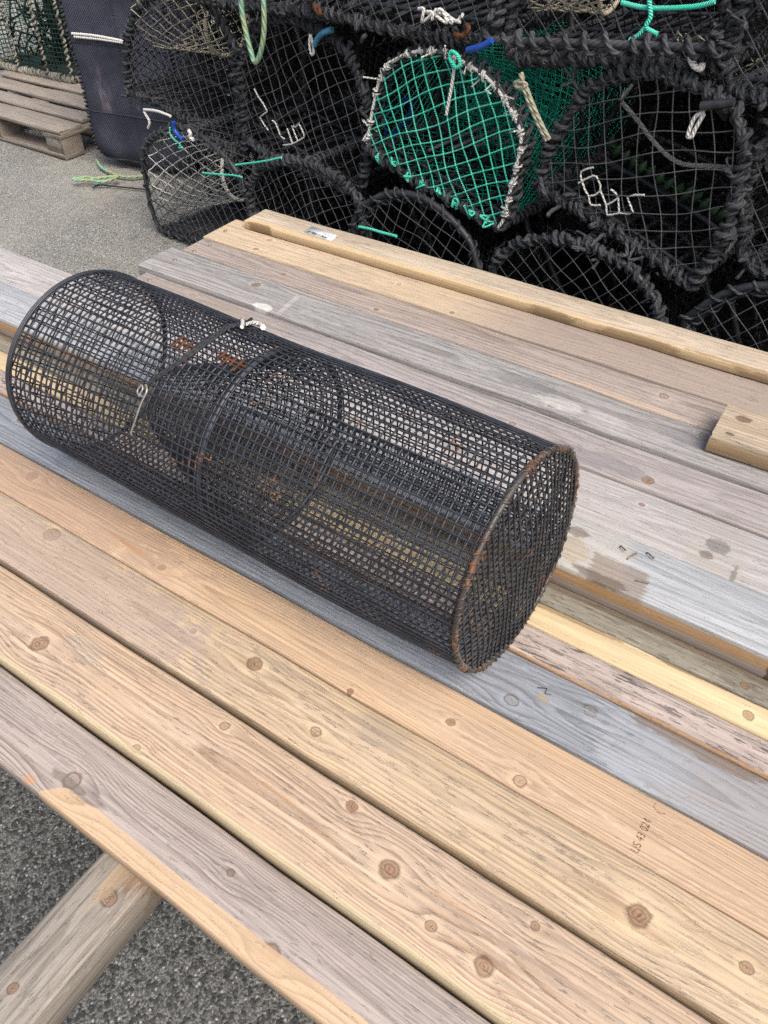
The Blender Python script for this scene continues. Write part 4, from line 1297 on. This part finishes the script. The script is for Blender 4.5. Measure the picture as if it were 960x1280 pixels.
    for sg in (1, -1):
        for k in range(m_):
            t = np.linspace(0, 1, 20)
            s_ = (k * side_cell) + sg * t * depth * 0.9 + 0.006 * np.sin(t * 19 + k)
            mb.tube(side_pt(s_, t), 0.0017, 4, cap=False)
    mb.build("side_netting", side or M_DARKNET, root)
    # inner parlour sheet, half way in
    mb = MB()
    flat_net(mb, p2 * 0.95, cell * 0.58, rot - 0.4, 0.0018, knots=False, seed=5, bulge=0.06, to3=lambda q, sg: face(q, sg) + bk * 0.55)
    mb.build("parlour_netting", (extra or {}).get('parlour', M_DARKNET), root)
    if funnel:
        for (bc, br, tc, tr, mat, ringr) in funnel:
            bc, tc = np.array(bc) - org, np.array(tc) - org
            ax = tc - bc
            L = np.linalg.norm(ax)
            ax = ax / L
            U = np.cross(ax, [0, 0.3, 1.0])
            U /= np.linalg.norm(U)
            W_ = np.cross(ax, U)
            mb = MB()
            NL, NT = 9, 19
            for sg in (1, -1):
                for k in range(NT):
                    f = np.linspace(0, 1, 22)
                    a = 2 * np.pi * k / NT + sg * f * 1.5
                    rad = br + (tr - br) * f ** 0.85
                    Q = bc + f[:, None] * ax * L + rad[:, None] * (np.cos(a)[:, None] * U + np.sin(a)[:, None] * W_)
                    Q = Q + rng.normal(size=Q.shape) * 0.0012
                    mb.tube(Q, 0.0023, 4, cap=False)
            fo = mb.build("entrance_funnel", mat, root)
            mb = MB()
            a = np.linspace(0, 2 * np.pi, 30, endpoint=False)
            mb.tube(tc + tr * (np.cos(a)[:, None] * U + np.sin(a)[:, None] * W_), ringr, 7, closed=True)
            mb.build("throat_ring", M_EYE if mat is M_EYE else mat, fo)
    return root, org, O, n, D, up, base, bk, H


def lay(name, keys, mat, r, parent=None, org=(0, 0, 0), n=6, sides=6, closed=False, knots=True):
    """a cord along stored points; with no parent it is a thing of its own"""
    if isinstance(keys, str):
        keys = [keys]
    o3 = np.array(org, float)
    if parent is None:
        o3 = np.array(PTS[keys[0]]).mean(0)
        o3[2] = np.array(PTS[keys[0]])[:, 2].min()
    mb = MB()
    for k in keys:
        Q = np.array(PTS[k]) - o3
        S = smooth_path(Q, n, closed) if len(Q) > 2 else Q
        mb.tube(S, r, sides, closed=closed)
    return mb.build(name, mat, parent, loc=tuple(o3) if parent is None else (0, 0, 0))


# bottom row
a0 = creel('A0', "lowest black creel standing on the asphalt at the left with white funnel and slatted floor", (0, 12), cell=0.040, rot=0.6, rope='thin', side_cell=0.075, side=M_NET,
           funnel=[((-2.60, 2.33, 0.25), 0.165, (-2.27, 2.36, 0.30), 0.105, M_EYE, 0.008)])
creel('A1', "bottom row creel half hidden below the plank end with a frayed white knot", (0, 8), cell=0.040, rot=0.5)
a2 = creel('A2', "bottom row creel with a smooth bare hoop under the teal creel", (0, 12), cell=0.042, rot=1.2, rope='pipe')
a3 = creel('A3', "bottom row creel with a rope wrapped arch under the big right hand creel", (0, 11), cell=0.043, rot=0.9)
creel('A4', "bottom row creel at the right corner with a bare hoop just above the planks", (0, 11), cell=0.044, rot=0.8, rope='pipe')
# middle row
b0 = creel('B0', "black creel at the left end of the upper row with a cream funnel inside", (0, 10), cell=0.042, rot=0.35,
           funnel=[((-2.66, 2.48, 0.84), 0.17, (-2.33, 2.46, 0.80), 0.11, M_CREAM, 0.008)])
b1 = creel('B1', "black creel with white net repairs between the cream funnel creel and the teal creel", (0, 14), cell=0.043, rot=-0.42 + 0.9, rr=0.0017)
b2 = creel('B2', "creel with a teal net front laced by white cord", (0, 16), cell=0.040, rot=0.42, front=M_TEAL, side=M_TEALD, rope='thin', extra={'parlour': M_TEALD}, rr=0.0023, side_cell=0.036)
b3 = creel('B3', "big black creel on the right with white zigzag net repairs and grey cord inside", (0, 18), cell=0.045, rot=0.30, rr=0.0017, wrapR=0.0150,
           funnel=[((-0.50, 2.36, 0.98), 0.14, (-0.50, 2.34, 0.86), 0.10, M_OLDROPE, 0.004)])
creel('B4', "black creel cut off by the right edge beside the big creel with repairs", (0, 9), cell=0.042, rot=0.7)
# top row
c0 = creel('C0', "top row creel above the two left creels, only its roped lower edge in view", (0, 3), cell=0.043, rot=0.5)
c3 = creel('C3', "top row creel with a rusty hook over the teal creel", (0, 4), cell=0.040, rot=0.5, side_cell=0.03)
c1 = creel('C1', "top row creel with cream funnel and teal cord above the big right hand creel", (0, 4), cell=0.044, rot=0.75, side_cell=0.03,
           funnel=[((-0.94, 2.17, 1.14), 0.12, (-0.76, 2.16, 1.11), 0.075, M_CREAM, 0.006)])
creel('C2', "top row creel in the upper right corner of the stack", (0, 8), cell=0.042, rot=0.8)

# white lacing and black bottom bar of the teal creel
root, org, O, n, D, up, base, bk, H = b2
mb = MB()
ci = [int(np.argmin(((O - (np.array(OUT['B2'][1][q]) - org)) ** 2).sum(1))) for q in (0, 16)]
arch = O[ci[0]:ci[1] + 1] if ci[0] < ci[1] else np.vstack([O[ci[0]:], O[:ci[1] + 1]])
bot = O[ci[1]:] if ci[0] < ci[1] else O[ci[1]:ci[0] + 1]
if ci[0] < ci[1]:
    bot = np.vstack([O[ci[1]:], O[:ci[0] + 1]])
A_ = resample(arch, 120)
mb.tube(A_ + n * 0.010, 0.0052, 6)
for k in range(3, 118, 5):
    if rng.random() < 0.9:
        seg = A_[k:k + 3]
        coil(mb, resample(seg, 8) + n * 0.008, 0.0085, 0.0034, 0.008, closed=False, per=8, jit=0.3)
        e = A_[k] + n * 0.02
        mb.tube([e, e + rng.normal(size=3) * 0.012, e + rng.normal(size=3) * 0.02], 0.0026, 5)
mb.build("white_lacing", M_WHITE, root)
mb = MB()
B_ = resample(bot, 60)
coil(mb, B_, 0.015, 0.0075, 0.022, closed=False, per=9, jit=0.3)
coil(mb, A_ - n * 0.02, 0.014, 0.0070, 0.026, closed=False, per=9, jit=0.3)
mb.build("rope_binding", M_ROPE, root)
for k in range(4, 58, 7):
    mb = MB()
    e = B_[k] + n * 0.014 + up * 0.006
    Q = [e + rng.normal(size=3) * 0.010 + up * 0.004 for q in range(9)]
    mb.tube(smooth_path(Q, 4), 0.0032, 5)
    mb.build("lashing", M_TEAL, root)
lay("lace_cord", 'stick_B2', M_WHITE, 0.0050, root, org)
lay("teal_tie", 'green_tie', M_TEAL, 0.0055, root, org)
lay("hose_sleeve", 'blue_pipe', M_BLUE, 0.0085, root, org)
lay("bait_strap", 'blue_B2in', plain("dark blue strap", (28, 60, 150), 0.6, 0.3), 0.006, root, org, closed=True)
mb = MB()
for k in range(150):                                   # bundled teal netting hanging inside the right shoulder
    p = np.array([-1.04, 2.26, 0.80]) - org + rng.normal(size=3) * [0.055, 0.04, 0.055]
    Q = [p]
    for q in range(5):
        Q.append(Q[-1] + rng.normal(size=3) * 0.022 + np.array([0.004, 0, -0.006]))
    mb.tube(smooth_path(Q, 3), 0.0015, 3, cap=False)
tag(mb.build("bundled_netting", M_TEALD, root), kind="stuff")
mb = MB()
for k in range(5):
    p = np.array([-1.30 + k * 0.07, 2.22 + 0.02 * k, 0.60 + 0.012 * k]) - org
    mb.tube([p, p + [0.12, 0.16, 0.055]], 0.006, 6)
mb.build("grey_bar", plain("grey bar", (120, 124, 126), 0.5, 0.4), root)

root, org, n_face = b1[0], b1[1], b1[3]
lay("net_repair", ['rep_B1', 'rep_B1b', 'rep_B1c', 'rep_B1d', 'rep_B1e'], M_WHITE, 0.0029, root, np.array(org) - 0.010 * n_face, n=2, sides=5)
lay("hose_sleeve", 'toggle_B1', M_SKY, 0.0095, root, org)
root, org, n_face = b3[0], b3[1], b3[3]
lay("net_repair", ['rep_B3', 'rep_B3b', 'rep_B3c', 'rep_B3d', 'rep_B3e'], M_WHITE, 0.0028, root, np.array(org) - 0.010 * n_face, n=2, sides=5)
lay("hose_sleeve", 'pipe_B3', M_BAR, 0.010, root, org)
lay("inner_cord", 'inner_B3', M_GREYROPE, 0.0062, root, org)
mb = MB()
Q = np.array(PTS['beads_B3']) - org
mb.tube(smooth_path(Q, 4), 0.003, 5)
for q in Q:
    a = np.linspace(0, np.pi, 7)
    ax = np.array([0.012, 0.0, 0.022]) + rng.normal(size=3) * 0.004
    mb.tube([q - ax + 2 * ax * f for f in np.linspace(0, 1, 7)], 0.012 * np.sin(np.linspace(0.1, np.pi - 0.1, 7)), 8)
mb.build("bait_string", M_GREENBIT, root)
root, org = a0[0], a0[1]
lay("hose_sleeve", 'clip_A0', M_BLUE, 0.0085, root, org)
lay("teal_tie", 'cordA0', M_TEAL, 0.0034, root, org)
lay("funnel_tie", 'teal_A0', M_TEAL, 0.0036, root, org)
lay("white_knot", 'white_A0', M_WHITE, 0.0070, root, org)
root, org = a2[0], a2[1]
lay("teal_tie", 'teal_A2', M_TEAL, 0.0052, root, org)
mb = MB()
e = np.array([-1.02, 2.03, 0.33]) - org
mb.tube([np.array([-0.985, 2.035, 0.350]) - org, np.array([-0.985, 2.032, 0.325]) - org], 0.011, 8)
mb.build("teal_cap", M_TEAL, root)
root, org = c1[0], c1[1]
lay("teal_tie", ['teal_C1', 'teal_C1b', 'teal_C1c'], M_TEAL, 0.0055, root, org)
lay("white_knot", 'white_C1', M_WHITE, 0.0075, root, org)
mb = MB()
rails = np.array([(-1.0, 2.03, 0.975), (-0.44, 2.00, 1.03)]) - org
R_ = resample(rails, 40)
mb.tube(R_, 0.009, 7)
coil(mb, R_, 0.017, 0.0070, 0.045, closed=False, per=9, jit=0.3)
mb.build("rope_binding", M_ROPE, root)
root, org = c3[0], c3[1]
lay("rusty_hook", 'rust_top', M_RUST, 0.0065, root, org)
lay("rusty_hook", 'brown_C0', M_RUST, 0.0060, root, org)
mb = MB()
Q = [np.array([-1.25 + 0.0055 * k, 2.06, 1.002]) - org + rng.normal(size=3) * [0.012, 0.005, 0.010] for k in range(26)]
mb.tube(smooth_path(Q, 4), 0.0042, 6)
mb.build("white_knot", M_WHITE, root)
root, org = b0[0], b0[1]

# rear rank: the stack is three creels deep, shared meshes
RG = "black creels in the rear ranks of the stack"


def copy_tree(o, parent=None):
    c = o.copy()
    COL.objects.link(c)
    if parent is not None:
        c.parent = parent
    for ch in [q for q in o.children if q.name.split('.')[0] not in SKIP]:
        copy_tree(ch, c)
    return c


SKIP = {"net_repair", "hose_sleeve", "inner_cord", "bait_string", "teal_tie", "white_knot", "rope_binding", "lace_cord", "white_lacing", "entrance_funnel", "rusty_hook"}
mb = MB()
for k in range(46):                                    # dark rope loops added inside the rear creels to block light
    p = np.array([rng.uniform(-0.22, 0.22), rng.uniform(-0.25, 0.25), rng.uniform(0.05, 0.40)])
    Q = [p]
    for q in range(7):
        Q.append(np.clip(Q[-1] + rng.normal(size=3) * [0.09, 0.09, 0.05], [-0.24, -0.28, 0.03], [0.24, 0.28, 0.42]))
    mb.tube(smooth_path(Q, 3), 0.011, 5, cap=False)
heap_me = mb.mesh('light_block_rope')
heap_me.materials.append(M_DARKNET)
rear = [(a3, -2.6, 1.45, 0.0), (a3, -1.4, 2.1, 0.0), (a3, -0.8, 2.1, 0.0), (a3, -0.2, 2.1, 0.0), (a3, -0.95, 1.40, 0.0), (a3, -0.35, 1.40, 0.0), (b1, -0.55, 1.45, 0.0), (b1, -0.95, 0.70, 0.0), (a3, -1.90, 0.66, 0.0), (c0, -1.0, 0.70, 0.0), (b3, -2.22, 1.40, 0.0), (c1, -1.9, 1.38, 0.0)]
for k in range(5):
    rear.append((a3, -1.30 + 0.60 * k, 0.66, 0.0))
for k in range(5):
    rear.append((b1 if k < 2 else b3, (-0.30 + 0.62 * k) if k < 2 else (-0.70 + 0.58 * (k - 2)), 0.70, 0.01 * k))
for k in range(5):
    rear.append((c0 if k < 2 else c1, (-0.40 + 0.64 * k) if k < 2 else (-0.50 + 0.58 * (k - 2)), 0.68, 0.02))
for k in range(5):
    rear.append((b3, -1.62 + 0.60 * k, 1.40, 0.0))
    rear.append((c1, -1.30 + 0.60 * k, 1.38, 0.03))
for src, dx, dy, dz in rear:
    r_ = copy_tree(src[0])
    h_ = bpy.data.objects.new('light_block_rope', heap_me)
    COL.objects.link(h_)
    h_.parent = r_
    h_['kind'] = 'stuff'
    r_.location = (src[0].location.x + dx, src[0].location.y + dy, src[0].location.z + dz)
    tag(r_, "black creel deep in the stack, glimpsed dark through the nets of the front creels", "creel", RG)

# ------------------------------------------------------------------ loose cords on the stack
tag(lay("hanging_rope", 'hang', M_MINT, 0.0082, n=8, sides=8), "mint and yellow rope hanging in a loop over the upper left creels", "rope")
tag(lay("cord_loop", 'loop_B1', M_WHITE, 0.0042), "small white cord loop beside the pale blue hose", "cord")
tag(lay("cord_loop", 'loop_B3', M_WHITE, 0.0050), "twisted white cord loop on the big right hand creel", "cord")
mb = MB()
o3 = np.array([-0.87, 2.0, 0.78])
for dx in (0, 0.0075):
    mb.tube(smooth_path(np.array(PTS['rope_B2B3']) - o3 + [dx, 0, dx * 0.5], 6), 0.0056, 7)
mb.tube(smooth_path(np.array(PTS['rope_B2knot']) - o3, 6), 0.0068, 7)
o_ = mb.build("rope", M_OLDROPE, loc=tuple(o3))
tag(o_, "pale knotted old rope between the teal creel and the big black creel", "rope")
tag(lay("cord", 'teal_A1', M_TEAL, 0.0036), "thin straight teal cord stretched from the lowest left creel", "cord")

# ------------------------------------------------------------------ tall mesh cage at the left, with its ties
def mesh_cloth():
    s = Sh("navy fine mesh")
    P = s.obj()
    x, y, z = s.sep(P)
    h = s.add(x, y)
    a = s.math('SINE', s.mul(s.add(s.mul(h, 1.0), z), 2 * math.pi / 0.0125))
    b = s.math('SINE', s.mul(s.sub(s.mul(h, 1.0), z), 2 * math.pi / 0.0125))
    web = s.math('MAXIMUM', s.step(a, 0.55, 0.9), s.step(b, 0.55, 0.9))
    nb = s.noise(P, 5.0, 3.0, 0.6)
    nv = s.noise(s.scale(P, (9, 9, 3)), 1.0, 3.0, 0.6)
    dark = s.mix(s.step(nb, 0.35, 0.7), lin((22, 24, 34)), lin((38, 40, 54)))
    pink = s.mul(s.step(nv, 0.60, 0.68), s.step(s.math('ABSOLUTE', s.sub(z, 0.37)), 0.05, 0.12, 1.0, 0.0))
    dark = s.mix(s.mul(pink, 0.8), dark, lin((130, 116, 120)))
    lite = s.mix(s.step(nb, 0.3, 0.7), lin((92, 96, 120)), lin((130, 132, 150)))
    col = s.mix(s.mul(web, 0.62), dark, lite)
    s.bump(web, 0.001, 0.6)
    return s.done(col, 0.75, 0.25)


CX, CY = -3.28, 2.86
cage = empty("mesh_cage", (CX, CY, 0))
cage.rotation_euler = (0, 0, math.radians(11))
tag(cage, "tall cage covered in dark navy fine mesh, standing left of the creels", "mesh cage")
mb = MB()
NU, NV = 96, 60
wx, wy, hh = 0.30, 0.17, 1.12
V = []
for a in range(NV + 1):
    f = a / NV
    z = 0.008 + f * hh
    sh = 1.0 - 0.34 * max(0.0, 1 - f / 0.09) ** 2                 # rounded foot
    for b in range(NU):
        q = 2 * np.pi * b / NU
        ex = 9.0
        cx, sx = math.cos(q), math.sin(q)
        rr = (abs(cx) ** ex + abs(sx) ** ex) ** (-1 / ex)
        wv = 0.003 * math.sin(z * 14 + q * 3) + 0.002 * math.sin(q * 17 + z * 5) - 0.010 * abs(math.sin(z * math.pi / 0.28)) * (abs(math.sin(q * 2)) < 0.8)
        V.append(((wx * (1 - 0.35 * max(0.0, 1 - f / 0.09) ** 2) + wv) * rr * cx, (wy * sh + wv) * rr * sx, z))
i, j = np.meshgrid(np.arange(NV), np.arange(NU), indexing='ij')
j2 = (j + 1) % NU
F = np.stack([i * NU + j, i * NU + j2, (i + 1) * NU + j2, (i + 1) * NU + j], -1).reshape(-1, 4)
mb.quads(V, F)
mb.tris(np.vstack([[(0, 0, 0.008)], V[:NU]]), [[0, 1 + (k + 1) % NU, 1 + k] for k in range(NU)])
mb.tris(np.vstack([[(0, 0, hh + 0.008)], V[-NU:]]), [[0, 1 + k, 1 + (k + 1) % NU] for k in range(NU)])
mb.build("mesh_cover", mesh_cloth(), cage)
Vn = np.array(V).reshape(NV + 1, NU, 3)
mb = MB()
for q in (60, 84, 12, 36):
    L_ = Vn[2:, q] * [1.01, 1.01, 1]
    coil(mb, L_, 0.006, 0.0045, 0.018, closed=False, per=8)
for a in (14, 30, 44):
    mb.tube(Vn[a] * [1.004, 1.004, 1], 0.0028, 5, closed=True)
mb.tube(Vn[2] * [1.01, 1.01, 1], 0.005, 5, closed=True)
mb.tube(Vn[2:, 72] * [1.004, 1.006, 1], 0.0022, 5)
mb.build("seam_rope", M_ROPE, cage)
tag(lay("cord", ['bag_cord', 'bag_cord2'], M_WHITE, 0.0058), "doubled white cord tied across the navy mesh cage", "cord")
tag(lay("cord", ['tie_low', 'tie_low2'], M_WHITE, 0.0052), "frayed white cord tied between the navy cage and the lowest creel", "cord")
o_ = lay("ground_rope", ['ground_rope', 'ground_rope2'], M_MINT, 0.0075, sides=8)
tag(o_, "mint green rope lying on the asphalt at the foot of the navy cage", "rope")
tag(lay("ground_wire", 'ground_wire', M_BAR, 0.004), "thin black wire lying on the asphalt beside the mint rope", "wire")

# ------------------------------------------------------------------ pallet with a netted creel on it
PX1, PY0 = -3.73, 2.60
pal = empty("pallet", (PX1 - 0.6, PY0 + 0.4, 0))
tag(pal, "weathered grey wooden pallet on the asphalt at the far left", "pallet")
M_PAL = wood("wood pallet", 31, (178, 166, 150), (142, 130, 116), (168, 160, 150), greyamt=0.6, freq=60, late_amt=0.4, fleck=0.35)
M_PALB = wood("wood pallet block", 32, (160, 148, 132), (126, 114, 100), (150, 144, 136), greyamt=0.6, freq=60, late_amt=0.4, fleck=0.3)
ox, oy = pal.location.x, pal.location.y


def pbox(name, x0, x1, y0, y1, z0, z1, mat, seed):
    cx, cy = (x0 + x1) / 2, (y0 + y1) / 2
    mb = MB()
    board_mesh(mb, x0 - cx, x1 - cx, y0 - cy, y1 - cy, 0, z1 - z0, nx=18, wob=0.003, cham=0.006, seed=seed)
    return mb.build(name, mat, pal, smooth=False, loc=(cx - ox, cy - oy, z0))


for k, (ya, yb, xe) in enumerate(((2.60, 2.752, -3.735), (2.790, 2.905, -3.78), (2.955, 3.085, -3.76), (3.13, 3.25, -3.74), (3.27, 3.40, -3.73))):
    pbox("deck_board", -4.93, xe, ya, yb, 0.122, 0.144, M_PAL, k)
for k, xa in enumerate((-4.93, -4.40, -3.875)):
    for q, ya in enumerate((2.605, 2.93, 3.27)):
        pbox("block", xa, xa + 0.14, ya, ya + 0.125, 0.022, 0.100, M_PALB, k * 3 + q)
    cxm = xa + 0.07
    mb = MB()
    board_mesh(mb, -0.40, 0.40, -0.07, 0.07, 0, 0.021, nx=14, wob=0.002, seed=40 + k)
    st_ = mb.build("stringer_board", M_PALB, pal, smooth=False, loc=(cxm - ox, 0, 0.1005))
    st_.rotation_euler = (0, 0, math.radians(90))
for k, ya in enumerate((2.605, 2.93, 3.27)):
    pbox("base_board", -4.93, -3.735, ya, ya + 0.125, 0.0, 0.0215, M_PALB, 60 + k)

# creel with dark green net on the pallet
gc = empty("netted_creel", (-4.72, 3.46, 0.145))
gc.rotation_euler = (0, 0, math.radians(2))
tag(gc, "creel in fine dark green net with pale twisted rope edges, standing on the pallet", "creel")
M_DGREEN = rope_mat("dark green twine", (40, 84, 72), (62, 108, 94), pitch=0.006, fuzz=0.3)
M_TWIST = rope_mat("pale twisted rope", (176, 172, 156), (90, 92, 90), pitch=0.05, strands=2, fuzz=0.5)
hx, hy, hz = 0.36, 0.24, 0.46
mb = MB()
for yf in (-hy, hy):
    for k in range(int(2 * hx / 0.03) + 1):
        x = -hx + k * 0.03
        z = np.linspace(0.01, hz, 16)
        mb.tube(np.stack([x + 0.004 * np.sin(z * 30 + k), np.full(16, yf) + 0.003 * np.sin(z * 21 + k), z], 1), 0.0022, 4, cap=False)
    for k in range(int(hz / 0.024)):
        x = np.linspace(-hx, hx, 24)
        mb.tube(np.stack([x, np.full(24, yf) + 0.003 * np.sin(x * 40), np.full(24, 0.012 + k * 0.024) - 0.008 * np.sin((x + hx) * 9) ** 2], 1), 0.0022, 4, cap=False)
for xf in (-hx, hx):
    for k in range(int(2 * hy / 0.03) + 1):
        z = np.linspace(0.01, hz, 14)
        mb.tube(np.stack([np.full(14, xf), np.full(14, -hy + k * 0.03), z], 1), 0.0022, 4, cap=False)
    for k in range(int(hz / 0.024)):
        y = np.linspace(-hy, hy, 14)
        mb.tube(np.stack([np.full(14, xf), y, np.full(14, 0.012 + k * 0.024)], 1), 0.0022, 4, cap=False)
mb.build("netting", M_DGREEN, gc)
mb = MB()
for zc in (0.012, hz):
    R_ = resample(np.array([(-hx, -hy, zc), (hx, -hy, zc), (hx, hy, zc), (-hx, hy, zc)]), 100, closed=True)
    mb.tube(R_, 0.010, 7, closed=True)
mb.build("frame", M_BAR, gc)
mb = MB()
R_ = resample(np.array([(-hx, -hy, 0.014), (hx, -hy, 0.014), (hx, hy, 0.014), (-hx, hy, 0.014)]), 140, closed=True)
coil(mb, R_, 0.017, 0.0085, 0.022, per=9, jit=0.2)
for x in (-0.12, 0.14, 0.355):
    z = np.linspace(0.015, hz, 30)
    coil(mb, np.stack([np.full(30, x) + 0.012 * np.sin(z * 5), np.full(30, -hy - 0.012), z], 1), 0.007, 0.0065, 0.03, closed=False, per=9, jit=0.1)
mb.build("edge_rope", M_TWIST, gc)
mb = MB()
zz = np.linspace(0.03, hz, 9)
for k in range(60):
    p = np.array([rng.uniform(-0.3, 0.3), rng.uniform(-0.1, 0.2), rng.uniform(0.03, 0.4)])
    Q = [p]
    for q in range(5):
        Q.append(Q[-1] + rng.normal(size=3) * 0.05)
    mb.tube(smooth_path(Q, 3), 0.006, 5, cap=False)
tag(mb.build("bundled_netting", M_DARKNET, gc), kind="stuff")
mb = MB()
mb.box((-hx + 0.01, -hy + 0.05, 0.005), (hx - 0.01, hy - 0.01, 0.02))
mb.box((-hx + 0.02, hy - 0.02, 0.02), (hx - 0.02, hy - 0.01, hz))
mb.build("base_sheet", plain("dark base sheet", (40, 44, 44), 0.7, 0.3), gc, smooth=False)
